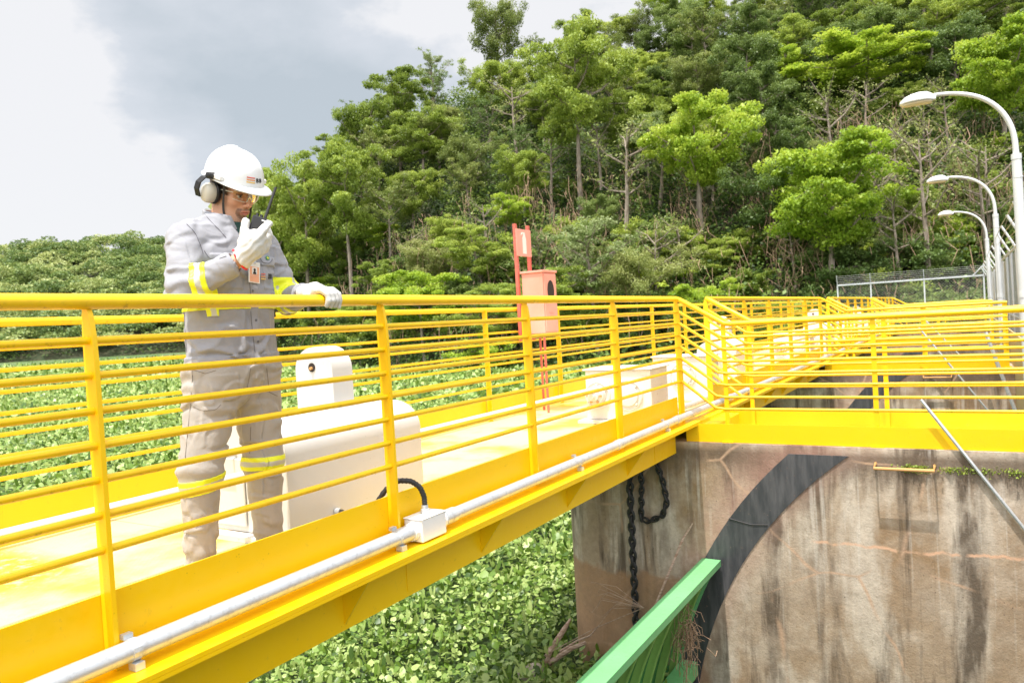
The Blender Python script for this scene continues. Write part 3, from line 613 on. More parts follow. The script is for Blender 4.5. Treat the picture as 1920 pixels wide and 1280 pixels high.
def hyacinth():
    r = np.random.default_rng(5); Ps = []; S = []
    def zone(u0, u1, d0, d1, dens, size):
        lim = (u1-u0)/FPX*(d1*d1-d0*d0)/2; n = int(lim*dens)
        u = r.uniform(u0, u1, n); d = np.sqrt(r.uniform(d0*d0, d1*d1, n)); b = np.array([bearing(a, c) for a, c in zip(u, d)])
        ok = (b[:, 0] < -1.9)
        px, py = b[:, 0], b[:, 1]
        for k in range(3):
            ins = (py > 6.88+PER*k) & (py < 7.9+PER*k) & (px > -3.80); ok &= ~ins
        ok &= ~((px > -2.35) & (py > 0))
        b = b[ok]; Ps.append(b); S.append(np.full(len(b), size)*r.uniform(.55, 1.45, len(b)))
    zone(-60, 1300, 4.2, 9.5, 600, .064); zone(-60, 1300, 9.5, 17, 260, .088); zone(-60, 1350, 17, 34, 80, .14); zone(-60, 1350, 34, 75, 14, .27); zone(-60, 560, 75, 200, .9, .85)
    P = np.concatenate(Ps); S = np.concatenate(S); n = len(P)
    lump = .16*np.sin(P[:, 0]*2.1+1.3*np.sin(P[:, 1]*1.7))*np.sin(P[:, 1]*2.6+P[:, 0])+.08*np.sin(P[:, 0]*5.1)*np.sin(P[:, 1]*4.7)
    z = -2.47+.13*lump/.16+r.uniform(-.10, .16, n)*np.clip(S/.1, 1, 1.3)
    az = r.uniform(0, 2*math.pi, n); el = np.clip(r.normal(.45, .35, n), -.3, 1.35); tall = r.random(n) < .12; el[tall] = 1.25; z[tall] += .09
    f = np.stack([np.cos(az)*np.cos(el), np.sin(az)*np.cos(el), np.sin(el)], 1); s = np.stack([-np.sin(az), np.cos(az), 0*az], 1); nn = np.cross(f, s)*-1
    roll = r.normal(0, .3, n)[:, None]; s = s*np.cos(roll)+nn*np.sin(roll); nn = np.cross(s, f)
    C = np.stack([P[:, 0], P[:, 1], z], 1); S = S[:, None]
    W = np.where(tall[:, None], .55, 1.0); Lg = np.where(tall[:, None], 1.5, 1.0)
    pts = [(-.5, 0, 0), (-.15, -.48, .10), (.30, -.42, .12), (.55, 0, .0), (.30, .42, .12), (-.15, .48, .10), (.1, 0, -.02)]
    V = np.stack([C+f*S*a*Lg+s*S*b*W+nn*S*c for a, b, c in pts], 1).reshape(-1, 3)
    base = np.arange(n)[:, None]*7
    Q = np.concatenate([base+np.array([0, 1, 6, 5]), base+np.array([1, 2, 3, 6]), base+np.array([6, 3, 4, 5])])
    rv = r.random(n); rv = rv**.8
    # stems
    o = npmesh('water_hyacinth', V, Q, leafmat('hyacinth_leaf', (.05, .105, .012), (.17, .28, .04), (.42, .52, .18), .25, 0, .4, .45), attrs={'rnd': np.tile(rv, 3)})
    tag(o, 'dense mass of glossy round leaved water hyacinth floating below the walkway', 'water plants', kind='stuff')
hyacinth()
# trees
LM = {'bright': leafmat('leaf_bright', (.16, .26, .02), (.28, .40, .035), (.42, .50, .08), .35, .25),
      'mid': leafmat('leaf_mid', (.12, .18, .025), (.235, .315, .048), (.39, .46, .09), .32, .5),
      'dark': leafmat('leaf_dark', (.075, .13, .03), (.145, .21, .05), (.25, .32, .09), .25, .5),
      'olive': leafmat('leaf_olive', (.11, .155, .035), (.21, .26, .065), (.34, .36, .13), .3, .5),
      'sparse': leafmat('leaf_pale', (.08, .14, .03), (.15, .22, .06), (.27, .32, .14), .3, .5)}
def tree_meshes(seed, H, Wd, style, nleaf=9000, crown0=.45, lsize=.205):
    r = np.random.default_rng(seed); b = MB(); clumps = []
    lean = r.normal(0, .04, 2); tz = np.linspace(0, 1, 7); th = H*.80
    path = np.stack([lean[0]*tz*H+.15*np.cumsum(r.normal(0, .35, 7)), lean[1]*tz*H+.15*np.cumsum(r.normal(0, .35, 7)), tz*th], 1); path[0, :2] = 0
    tr = H*.016*r.uniform(.85, 1.15); b.tube(path, [tr*(1.35-a*1.1) for a in tz], 7)
    nl = {'flat': 11, 'round': 13, 'sparse': 12, 'tall': 9}[style]
    for i in range(nl):
        f = crown0+(.97-crown0)*(i+r.random())/nl; p0 = np.array([np.interp(f, tz, path[:, k]) for k in range(3)])
        az = i*2.4+r.uniform(-.5, .5); prof = math.sin(math.pi*min(.98, max(.12, (f-crown0+.08)/(1.12-crown0))))**.7
        L = Wd*.5*prof*r.uniform(.75, 1.1); rise = {'flat': .35, 'round': .5, 'sparse': .7, 'tall': .7}[style]*r.uniform(.6, 1.3)
        end = p0+np.array([math.cos(az)*L, math.sin(az)*L, L*rise]); mid = (p0+end)/2+np.array([0, 0, -L*.06])+r.normal(0, L*.06, 3)
        b.tube([p0, mid, end], [tr*.5, tr*.33, tr*.12], 5)
        for s_ in np.linspace(.35, 1.05, 5 if style != 'sparse' else 4):
            q = p0*(1-s_)+end*s_+r.normal(0, .09, 3)*L; b.tube([p0*(1-s_*.8)+end*s_*.8, q], [tr*.16, tr*.06], 4)
            e2 = q+r.normal(0, 1, 3)*np.array([.22, .22, .12])*L; b.tube([q, e2], [tr*.08, tr*.03], 3); clumps += [q, e2]
    for i in range(4): clumps.append(path[-1]+r.normal(0, 1, 3)*np.array([.12, .12, .05])*Wd)
    nleaf = int(nleaf*1.35); K = len(clumps); per = nleaf//K; P = []
    rv = []
    for c in clumps:
        cs = Wd*r.uniform(.06, .115)*{'flat': 1.1, 'round': 1.1, 'sparse': .85, 'tall': .9}[style]; flat = {'flat': .42, 'round': .7, 'sparse': .5, 'tall': .6}[style]
        d = r.normal(size=(per, 3)); d /= np.linalg.norm(d, axis=1)[:, None]; rad = r.random(per)**.45
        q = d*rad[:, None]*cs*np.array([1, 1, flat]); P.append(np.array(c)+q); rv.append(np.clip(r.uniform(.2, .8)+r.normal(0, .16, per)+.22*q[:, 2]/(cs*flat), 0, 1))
    V, Q = leaf_cards(np.concatenate(P), lsize, .55, rng=r); return b, V, Q, np.concatenate(rv)
PROTO = {}
def proto(key, seed, H, Wd, style, lm, name, **k):
    b, V, Q, rv = tree_meshes(seed, H, Wd, style, **k)
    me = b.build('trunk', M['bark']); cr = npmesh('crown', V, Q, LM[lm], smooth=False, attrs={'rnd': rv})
    PROTO[key] = (me.data, cr.data, name, H); bpy.data.objects.remove(me); bpy.data.objects.remove(cr)
proto('bright1', 1, 11, 9, 'flat', 'bright', 'broadleaf_tree', nleaf=22500, crown0=.5)
proto('bright2', 2, 10, 8.5, 'flat', 'bright', 'broadleaf_tree', nleaf=19500, crown0=.45)
proto('mid1', 3, 12, 9, 'flat', 'mid', 'broadleaf_tree', nleaf=21000, crown0=.4)
proto('mid2', 4, 11, 8, 'round', 'mid', 'broadleaf_tree', nleaf=19500, crown0=.38)
proto('mid3', 9, 13, 9, 'flat', 'mid', 'broadleaf_tree', nleaf=21000, crown0=.5)
proto('dark1', 5, 11, 8, 'round', 'dark', 'broadleaf_tree', nleaf=19500, crown0=.25)
proto('dark2', 6, 12, 7.5, 'round', 'dark', 'broadleaf_tree', nleaf=18000, crown0=.35)
proto('olive1', 7, 11, 9, 'round', 'olive', 'broadleaf_tree', nleaf=16500, crown0=.4)
proto('sparse1', 8, 13, 8, 'sparse', 'sparse', 'sparse_tree', nleaf=4500, crown0=.45, lsize=.22)
proto('sparse2', 10, 12, 7, 'tall', 'olive', 'sparse_tree', nleaf=4500, crown0=.6, lsize=.22)
proto('shrub1', 11, 3.6, 4.6, 'round', 'dark', 'shrub', nleaf=6000, crown0=.08, lsize=.17)
proto('shrub2', 12, 3.2, 4.4, 'round', 'mid', 'shrub', nleaf=6000, crown0=.08, lsize=.17)
proto('shrub3', 13, 3.4, 4.2, 'flat', 'bright', 'shrub', nleaf=5000, crown0=.15, lsize=.17)
proto('bare1', 14, 12, 6, 'tall', 'olive', 'bare_tree', nleaf=500, crown0=.5, lsize=.2)
AUTO = []
DESC = {'bright': 'bright crown', 'mid': 'green crown', 'dark': 'dark crown', 'olive': 'olive crown', 'sparse': 'thin crown', 'bare': 'bare branches'}
def place(key, u, d, s=1.0, label=None, group=None, dz=-.3, sz=1.0):
    tm, cm, name, H = PROTO[key]; x, y = gp(u, d); z = float(terr(u, d))+dz
    root = bpy.data.objects.new(name, None); COL.objects.link(root); root.location = (x, y, z); root.rotation_euler = (0, 0, random.uniform(0, 6.28)); root.scale = (s, s, s*sz)
    for nm, me in (('trunk', tm), ('crown', cm)):
        o = bpy.data.objects.new(nm, me); COL.objects.link(o); o.parent = root
    k = key.rstrip('0123456789')
    if label is None:
        f_ = (d-np.interp(u, U_, D0))/(np.interp(u, U_, DC)-np.interp(u, U_, D0))
        h = ['at the foot', 'low down', 'halfway up', 'high up', 'on the crest'][int(min(4, max(0, f_*4.6)))]
        hz = next(n for lim, n in ((560, 'behind the worker'), (620, 'right of the worker'), (680, 'above the pulley guard'), (745, 'above the second post'), (830, 'beyond the second post'), (920, 'left of the cabinet'), (1000, 'above the red cabinet'), (1075, 'right of the cabinet'), (1150, 'left of the gearbox'), (1225, 'above the rusty gearbox'), (1300, 'above the railing bend'), (1370, 'behind the domed tree'), (1440, 'above the second railing'), (1510, 'left of flat crown'), (1580, 'by the flat crown'), (1660, 'above the far fence'), (1730, 'left of lamp heads'), (1800, 'behind the lamp arms'), (1870, 'behind the lamp poles'), (9999, 'at the right edge')) if u < lim)
        sz_ = 'small ' if s < .8 else ('large ' if s > .95 else '')
        AUTO.append((u, root))
        label = (f"{sz_}bush {h}, {hz}" if name == 'shrub' else f"{sz_}tree with {DESC.get(k)} {h}, {hz}")
        group = {'shrub': 'bushes under the trees'}.get(k, f'{k} trees on the wooded hillside')
    tag(root, label, {'shrub': 'bush'}.get(name, 'tree'), group); return root
# trees the photograph lets one point to
HERO = []
def place_top(key, u, d, ytop, wpx, label, Wd):      # a tree whose top reaches the photo's row ytop at column u
    H = PROTO[key][3]; z = float(terr(u, d))-.3; hor = 558+(1812-u)*ROLL; zt = EYE[2]+(hor-ytop)/FPX*d; s = wpx/FPX*d/Wd
    HERO.append((u, wpx if d < 80 else 0, d)); return place(key, u, d, s, label, sz=(zt-z)/(.88*H*s))

place_top('bright1', 1330, 63, 180, 215, 'bright green domed tree standing out in the middle of the wood', 9)
place_top('bright2', 1565, 52, 268, 265, 'bright tree with a wide flat crown on a straight trunk, left of the lamps', 8.5)
place_top('bright1', 1645, 70, 75, 260, 'bright layered tree high up, straight above the wide flat crowned one', 9)
place_top('bright2', 1900, 60, 60, 200, 'bright yellow green tree at the right edge above the lamp arms', 8.5)
place_top('mid3', 1100, 75, 60, 200, 'tall layered mid green tree high above the red cabinet', 9)
place_top('olive1', 965, 108, 12, 100, 'tall narrow tree poking far above the skyline of the wood', 8)
place_top('mid2', 522, 95, 345, 110, 'leafy tree partly hidden behind the worker', 8)
place_top('mid1', 585, 88, 285, 175, 'big mid green tree leaning over the water just right of the worker', 9)
place_top('mid3', 668, 84, 262, 165, 'tall mid green tree second from the left end of the wood', 9)
place_top('mid2', 705, 100, 198, 110, 'leafy dark looking tree stepping up to the skyline above the pulley guard', 8)
place_top('mid1', 770, 104, 140, 130, 'broad tree on the skyline left of the red cabinet', 9)
place('bare1', 1190, 66, 1.25, 'slender bare pale trunk reaching up left of the domed bright tree')
place('bare1', 985, 86, 1.15, 'pale forked leafless tree in the left half of the wood')
place('sparse1', 1120, 58, .95, 'thin leaning tree with dry vines above the cabinet')
place('shrub3', 900, 59, 1.3, 'light green bush at the shore left of the red cabinet')
place('shrub3', 1225, 60, 1.5, 'bright bush low on the slope below the slender bare trunk')
place('shrub2', 705, 75, 1.2, 'round bush at the shore at the left end of the wood')
rr = random.Random(11)
row = 0; keys = ['mid1', 'mid2', 'mid3', 'dark1', 'dark2', 'olive1', 'sparse1', 'sparse2', 'bright1', 'bright2']
def wts(u, t):
    w = [3, 3, 3, 1.5, 1.5, 2.6, 2.2, 2.4, .5, .4]
    if 600 < u < 1000: w[5] += 3; w[6] += 2; w[3] -= 1; w[4] -= 1
    if u > 1150: w[3] += 1.6; w[4] += 2; w[7] += 1
    if t > .75: w[0] += 3; w[2] += 3; w[8] += .8
    return w
d_off = 2.0
while d_off < 62:
    u = 505+rr.uniform(0, 60)
    while u < 2080:
        d0 = np.interp(u, U_, D0); dc = np.interp(u, U_, DC); d = d0+d_off+rr.uniform(-2, 2)
        if d < dc+3 and not (u > 1540 and d < 50):
            t_ = (d-d0)/(dc-d0); k = rr.choices(keys, wts(u, t_))[0]
            s = rr.uniform(.56, .92)*(1 if t_ < .8 else .95)
            if 480 < u < 640: s *= .8
            if any(abs(u-h[0]) < h[1]*.55 and h[2]-16 < d < h[2]+3 for h in HERO): s *= .6
            if any(abs(u-h[0]) < 60 and abs(d-h[2]) < 3 for h in HERO): u += 3/d*FPX; continue
            place(k, u, d, s, sz=rr.uniform(.9, 1.15))
        u += rr.uniform(4.8, 7.0)*(1 if u < 1100 else .80)/d*FPX
    d_off += 6.2; row += 1
for i in range(95):
    u = rr.uniform(500, 2000); d = np.interp(u, U_, D0)+abs(rr.gauss(0, 9))+.3
    if u > 1540: d = max(d, 45.5)
    place(rr.choice(['shrub1', 'shrub1', 'shrub2', 'shrub2', 'shrub3']) if rr.random() < .9 else 'shrub1', u, d, rr.uniform(.7, 1.35))
# undergrowth that hides the soil
r = np.random.default_rng(77); n_ = 5200; P = []; rv = []
for i in range(n_):
    u = r.uniform(470, 2150); d0 = np.interp(u, U_, D0); dc = np.interp(u, U_, DC); d = d0+(dc-d0)*r.uniform(-.03, 1.12)
    if u > 1520: d = max(d, 44)
    x, y = gp(u, d); z = float(terr(u, d)); w = r.uniform(.8, 2.0); k = 46; q = r.normal(size=(k, 3)); q /= np.linalg.norm(q, axis=1)[:, None]; q *= r.random(k)[:, None]**.4
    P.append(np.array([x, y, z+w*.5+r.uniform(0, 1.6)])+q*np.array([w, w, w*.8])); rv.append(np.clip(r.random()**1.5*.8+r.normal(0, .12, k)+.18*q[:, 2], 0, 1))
V, Q = leaf_cards(np.concatenate(P), .34, .6, rng=r)
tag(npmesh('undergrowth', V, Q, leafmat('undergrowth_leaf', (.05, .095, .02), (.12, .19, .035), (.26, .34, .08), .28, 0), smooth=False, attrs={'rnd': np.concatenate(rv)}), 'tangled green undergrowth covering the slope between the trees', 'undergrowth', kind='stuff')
# dry twigs and vines hanging in the wood
r = np.random.default_rng(21); b = []
V = []; Q = []
for i in range(330):
    u = r.uniform(560, 1950); d = np.interp(u, U_, D0)+r.uniform(0, 18); 
    if u > 1540: d = max(d, 45)
    x, y = gp(u, d); z = float(terr(u, d)); hh = r.uniform(.5, 6)
    for j in range(16):
        p = np.array([x, y, z+hh])+r.normal(0, .7, 3); q = p+np.array([r.normal(0, .5), r.normal(0, .5), -abs(r.normal(0, 1.3))]); m_ = (p+q)/2+r.normal(0, .2, 3); w = np.array([.011, .008, .0])*r.uniform(.7, 1.8)
        o = len(V); V += [p-w, p+w, m_+w, m_-w, q+w*.5, q-w*.5]; Q += [(o, o+1, o+2, o+3), (o+3, o+2, o+4, o+5)]
tag(npmesh('dry_vines', V, Q, M['twig'], smooth=False), 'tangle of dry brown vines and twigs on the lower slope', 'vines', kind='stuff')
# bare pale trunks
for i in range(22):
    u = rr.uniform(650, 1950); d = np.interp(u, U_, D0)+rr.uniform(1, 22)
    if u > 1540: d = max(d, 46)
    place('bare1', u, d, rr.uniform(.55, 1.0), sz=rr.uniform(.9, 1.3))
# tell look-alikes apart by their order from the left
by = {}
for u, o in AUTO: by.setdefault(o['label'], []).append((u, o))
for lab, L in by.items():
    if len(L) > 1:
        L.sort(key=lambda q: q[0])
        for i, (u, o) in enumerate(L): o['label'] = (['left one', 'right one'] if len(L) == 2 else ['leftmost']+['%s from left' % w for w in ('second', 'third', 'fourth', 'fifth', 'sixth', 'seventh', 'eighth', 'ninth')][:len(L)-2]+['rightmost'])[i]+' '+('' if len(L) == 2 and False else 'of ')+lab.replace('tree with', 'trees with').replace('bush ', 'bushes ')
# far wood
r = np.random.default_rng(31); P = []; rv = []; 
for i in range(1000):
    u = r.uniform(-350, 520); t_ = r.random()**.8*1.03; d0 = np.interp(u, U_, D0); dc = np.interp(u, U_, DC); d = d0+(dc-d0)*t_
    x, y = gp(u, d); z = float(terr(u, d)); cw = r.uniform(3.6, 9.0); h = r.uniform(3.5, 8)*(1.7 if r.random() < .07 else 1); n_ = int(5.2*cw*cw)+30
    q = r.normal(size=(n_, 3)); q /= np.linalg.norm(q, axis=1)[:, None]; q[:, 2] = np.abs(q[:, 2])*1.0-.25; q *= (.80+.22*r.random(n_))[:, None]; q *= (1+.16*np.sin(q[:, :1]*7+i)*np.sin(q[:, 1:2]*7)); q[:, 2] *= .62
    P.append(np.array([x, y, z+h])+q*cw); rv.append(np.clip(r.random()**1.2*.9+r.normal(0, .13, n_)+.12*q[:, 2], 0, 1))
    if i % 2 == 0:
        n2_ = 50; q = r.normal(size=(n2_, 3))*np.array([cw*.5, cw*.5, h*.35]); q[:, 2] = np.abs(q[:, 2]); P.append(np.array([x, y, z])+q); rv.append(np.full(n2_, .12))
V, Q = leaf_cards(np.concatenate(P), 1.25, .7, rng=r)
tag(npmesh('distant_forest', V, Q, leafmat('far_leaf', (.09, .15, .04), (.20, .27, .07), (.38, .42, .16), .25, 0), smooth=False, attrs={'rnd': np.concatenate(rv)}), 'wooded hills rising beyond the far shore on the left', 'forest', kind='stuff')
# driftwood and stone at the foot of the pier
t = thing('dead_branch', 'broken brown branch sticking up from the floating plants near the pier foot', 'branch', (-3.75, 6.4, -2.7))
MB().tube([(-3.78, 6.33, -2.52), (-3.76, 6.6, -2.35), (-3.73, 6.85, -2.23), (-3.72, 6.98, -2.17)], [.035, .03, .027, .012], 8).build('limb', M['drift'], t, True)
MB().tube([(-3.74, 6.5, -2.45), (-3.55, 6.65, -2.32), (-3.42, 6.72, -2.27)], [.03, .025, .02], 7).tube([(-3.66, 6.6, -2.35), (-3.5, 6.7, -2.25), (-3.38, 6.75, -2.2), (-3.3, 6.8, -2.1)], [.012, .010, .008, .005], 6).build('twig', M['drift'], t, True)
def blobmesh(name, c, rad, mat, seed, label, cat):
    import bmesh
    bm = bmesh.new(); bmesh.ops.create_icosphere(bm, subdivisions=3, radius=1); r = np.random.default_rng(seed); k = r.normal(size=(5, 3))*2
    for v in bm.verts:
        f = 1+.10*sum(math.sin(v.co.dot(Vector(a))+i) for i, a in enumerate(k)); v.co = Vector((v.co.x*rad[0]*f, v.co.y*rad[1]*f, v.co.z*rad[2]*f))+Vector(c)
    me = bpy.data.meshes.new(name); bm.to_mesh(me); bm.free(); me.shade_smooth(); return tag(link(name, me, mat), label, cat)
blobmesh('stone', (-3.78, 6.25, -2.50), (.14, .12, .15), M['rock'], 4, 'pale lump of stone among the floating plants at the foot of the branch', 'stone')
t = thing('reed_stalk', 'long dry reed stalk leaning from the plants against the black strip', 'reed', (-2.6, 6.3, -2.3))
MB().tube([(-2.62, 6.1, -2.0), (-2.52, 6.42, -1.62), (-2.36, 6.75, -1.12), (-2.28, 6.83, -.98)], [.012, .011, .013, .006], 7).build('stalk', M['drift'], t, True)
b = MB().tube([(-3.9, 6.5, -2.45), (-3.2, 6.5, -2.0), (-2.62, 6.35, -1.66)], [.004, .004, .004], 5)
for i in range(9): a = rr.uniform(-.5, .5); b.tube([(-2.62, 6.35, -1.66), (-2.9-.2*rr.random(), 6.4, -1.62+.25*a), (-3.1-.1*rr.random(), 6.42, -1.72+.5*a)], .0022, 4)
b.build('stem', M['drift'], t)
# moss tufts on the pier and debris caught on the gate
b = []; r = np.random.default_rng(9)
for cx_, w_ in ((-.03, .16), (.42, .18), (-.42, .05)):
    q = r.normal(size=(260, 3))*np.array([w_, .012, .018]); b.append(np.array([cx_, 6.872, -.375])+q)
V, Q = leaf_cards(np.concatenate(b), .022, .3, rng=r)
tag(npmesh('moss', V, Q, LM['mid'], smooth=False, attrs={'rnd': r.random(len(Q))}), 'green moss tufts growing along the dirty ledge of the pier', 'moss', kind='stuff')
b = MB()
for i in range(170):
    p = np.array([-2.18, 6.2, -1.75])+r.normal(0, 1, 3)*np.array([.05, .07, .13]); q = p+np.array([r.normal(0, .05), r.normal(0, .07), -abs(r.normal(0, .14))]); b.tube([p, (p+q)/2+r.normal(0, .02, 3), q], .003, 3, False)
tag(b.build('dry_grass', M['twig']), 'clump of dry brown grass caught on the ribs of the green gate', 'debris', kind='stuff')
# ================================================================== the worker
A_ = lambda *a: np.array(a, np.float32)
_tab = np.random.default_rng(99).random(4096).astype(np.float32)
def vnoise(P, fr, seed=0):
    q = P*np.array(fr, np.float32)+np.float32(17.3*seed+100); i = np.floor(q).astype(np.int32); f = q-i; f = f*f*(3-2*f); out = 0
    for dx in (0, 1):
        for dy in (0, 1):
            for dz in (0, 1):
                h = ((i[..., 0]+dx)*73856093 ^ (i[..., 1]+dy)*19349663 ^ (i[..., 2]+dz)*83492791) & 4095
                w = (f[..., 0] if dx else 1-f[..., 0])*(f[..., 1] if dy else 1-f[..., 1])*(f[..., 2] if dz else 1-f[..., 2])
                out = out+_tab[h]*w
    return out-.5
def seg(P, a, b):
    a = A_(*a); b = A_(*b); ab = b-a; t = np.clip(((P-a)@ab)/(ab@ab), 0, 1); return t, np.linalg.norm(P-(a+t[..., None]*ab), axis=-1)
def rc(P, a, b, ra, rb=None):
    rb = ra if rb is None else rb; t, d = seg(P, a, b); return d-(ra+(rb-ra)*t)
def ell(P, c, r):
    q = P-A_(*c); r = A_(*r); k0 = np.linalg.norm(q/r, axis=-1); k1 = np.linalg.norm(q/(r*r), axis=-1)+1e-9; return k0*(k0-1)/k1
def sm(a, b, k):
    h = np.clip(.5+.5*(b-a)/k, 0, 1); return b*(1-h)+a*h-k*h*(1-h)
def ssub(a, b, k): return -sm(-a, b, k)
def surf(f, lo, hi, h):
    lo = np.array(lo, float); n = np.ceil((np.array(hi)-lo)/h).astype(int)+1
    g = np.stack(np.meshgrid(*[lo[i]+h*np.arange(n[i]) for i in range(3)], indexing='ij'), -1).astype(np.float32)
    K = 5; m_ = [((n[i]-1)//K+2) for i in range(3)]; gc = np.stack(np.meshgrid(*[lo[i]+h*K*np.arange(m_[i]) for i in range(3)], indexing='ij'), -1).astype(np.float32)
    Fc = f(gc); near = np.abs(Fc) < h*K*2.1; a_ = near.copy()
    for ax in range(3):                                     # a fine point is evaluated when its coarse cell touches the surface's neighbourhood
        b_ = a_.copy(); sl0 = [slice(None)]*3; sl1 = [slice(None)]*3; sl0[ax] = slice(0, -1); sl1[ax] = slice(1, None); b_[tuple(sl0)] |= a_[tuple(sl1)]; b_[tuple(sl1)] |= a_[tuple(sl0)]; a_ = b_
    ix = [np.minimum(np.arange(n[i])//K, m_[i]-1) for i in range(3)]; sel = np.ix_(*ix); F = Fc[sel].astype(np.float32); act_ = a_[sel]; F[act_] = f(g[act_]); S = F < 0; nx, ny, nz = n-1; acc = np.zeros((nx, ny, nz, 3)); cnt = np.zeros((nx, ny, nz))
    corners = [(a, b, c) for a in (0, 1) for b in (0, 1) for c in (0, 1)]
    for p in corners:
        for ax in range(3):
            if p[ax]: continue
            q = list(p); q[ax] = 1
            sl = tuple(slice(p[i], p[i]+(nx, ny, nz)[i]) for i in range(3)); s2 = tuple(slice(q[i], q[i]+(nx, ny, nz)[i]) for i in range(3))
            m_ = S[sl] != S[s2]; a = F[sl]; b = F[s2]; t = np.where(m_, a/(a-b+1e-12), 0); v = np.zeros((nx, ny, nz, 3))
            for i in range(3): v[..., i] = p[i]
            v[..., ax] += t; acc += v*m_[..., None]; cnt += m_
    act = cnt > 0; idx = -np.ones((nx, ny, nz), int); idx[act] = np.arange(act.sum()); ijk = np.argwhere(act)
    V = lo+h*(ijk+acc[act]/cnt[act][:, None]); Q = []
    for ax in range(3):
        o1, o2 = [(1, 2), (2, 0), (0, 1)][ax]
        sl0 = [slice(1, None)]*3; sl0[ax] = slice(0, -1)
        Sa = S; a = Sa[tuple(slice(0, -1) if i == ax else slice(1, -1) for i in range(3))]; b = Sa[tuple(slice(1, None) if i == ax else slice(1, -1) for i in range(3))]
        e = np.argwhere(a != b)
        if not len(e): continue
        inside = a[tuple(e.T)]; c = e.copy()
        for i in range(3):
            if i != ax: c[:, i] += 1
        def cell(d1, d2): k = c.copy(); k[:, o1] -= d1; k[:, o2] -= d2; return idx[k[:, 0], k[:, 1], k[:, 2]]
        q = np.stack([cell(1, 1), cell(0, 1), cell(0, 0), cell(1, 0)], 1); q[~inside] = q[~inside][:, ::-1]; Q.append(q)
    Q = np.concatenate(Q); Q = Q[(Q >= 0).all(1)]; return V.astype(np.float32), Q
def smooth_mesh(V, Q, it=1):
    for _ in range(it):
        s = np.zeros_like(V); c = np.zeros(len(V))
        for k in range(4):
            for j in (1, 3): np.add.at(s, Q[:, k], V[Q[:, (k+j) % 4]]); np.add.at(c, Q[:, k], 1)
        V = V*.5+.5*s/c[:, None]
    return V
def cloth(name, col, scale=1.0):
    t = NT(name); c = t.co('World'); n = t.noise(c, 220, 2, .5); n2 = t.noise(c, 9, 5, .6); n3 = t.noise(c, 34, 5, .6)
    def crease(sc, st, sd_):
        nn = t.noise(t.co('World', st), sc, 2, .5, sd_); return t.math('ABSOLUTE', t.math('SUBTRACT', nn, .5))
    w = t.math('ADD', t.math('MULTIPLY', t.ramp(crease(7, (1, 1.2, 1.5), .6), 0, .09), 1.0), t.math('MULTIPLY', t.ramp(crease(15, (1.2, 1, .8), .5), 0, .10), .55))
    w = t.math('ADD', w, t.math('MULTIPLY', t.ramp(crease(34, (1, 1, 1), .4), 0, .12), .22))
    t.bump(t.math('ADD', t.math('ADD', t.math('MULTIPLY', n, .04), t.math('MULTIPLY', n3, .25)), w), .16*scale, .006)
    t.b.inputs['Sheen Weight'].default_value = .15
    return t.fin(t.mix(t.ramp(n2, .35, .65), col, tuple(x*.90 for x in col)), .85, 0, .2)
M['jacket'] = cloth('grey_work_cloth', (.315, .315, .34)); M['trousers'] = cloth('beige_grey_work_cloth', (.39, .36, .325))
M['glove'] = cloth('white_leather', (.62, .60, .56), .8); M['glove_red'] = NT('red_glove_binding').fin((.75, .03, .04), .7)
t = NT('reflective_tape'); M['tape'] = t.fin(t.attr('Col')['Color'], .45)
t = NT('skin'); t.b.inputs['Subsurface Weight'].default_value = .12; t.b.inputs['Subsurface Radius'].default_value = (.012, .005, .003); M['skin'] = t.fin(t.attr('Col')['Color'], .5, 0, .4)
M['helmet'] = NT('white_helmet_plastic').fin((.80, .80, .79), .28); M['muff'] = NT('ivory_cup_plastic').fin((.62, .58, .48), .35)
M['strap'] = NT('strap_web').fin((.06, .055, .05), .8); M['tshirt'] = NT('dark_green_shirt').fin((.02, .06, .05), .9)
M['orange'] = NT('logo_orange').fin((.75, .28, .08), .6); M['lred'] = NT('logo_red').fin((.65, .12, .08), .6); M['lyellow'] = NT('logo_yellow').fin((.80, .50, .10), .6); M['ink'] = NT('logo_black').fin((.02, .02, .02), .6)
M['flag'] = NT('flag_green').fin((.02, .25, .10), .6); M['flagy'] = NT('flag_yellow').fin((.75, .65, .08), .6); M['card'] = NT('badge_card').fin((.78, .76, .72), .3); M['cardo'] = NT('badge_orange').fin((.80, .38, .22), .3)
M['boot'] = NT('boot_leather').fin((.03, .025, .02), .5)
t = NT('clear_lens'); tr = t.node('ShaderNodeBsdfTransparent'); tr.inputs[0].default_value = (.93, .90, .80, 1); gl = t.node('ShaderNodeBsdfGlossy'); gl.inputs['Roughness'].default_value = .05; mx = t.node('ShaderNodeMixShader'); fr = t.node('ShaderNodeFresnel'); fr.inputs[0].default_value = 1.6
t.l.new(t.math('ADD', fr.outputs[0], .05), mx.inputs[0]); t.l.new(tr.outputs[0], mx.inputs[1]); t.l.new(gl.outputs[0], mx.inputs[2]); t.l.new(mx.outputs[0], t.n['Material Output'].inputs[0]); M['lens'] = t.m
per = thing('person', 'worker in grey uniform, white helmet and gloves, holding a radio to his mouth', 'person', (-2.69, 2.13, 0))
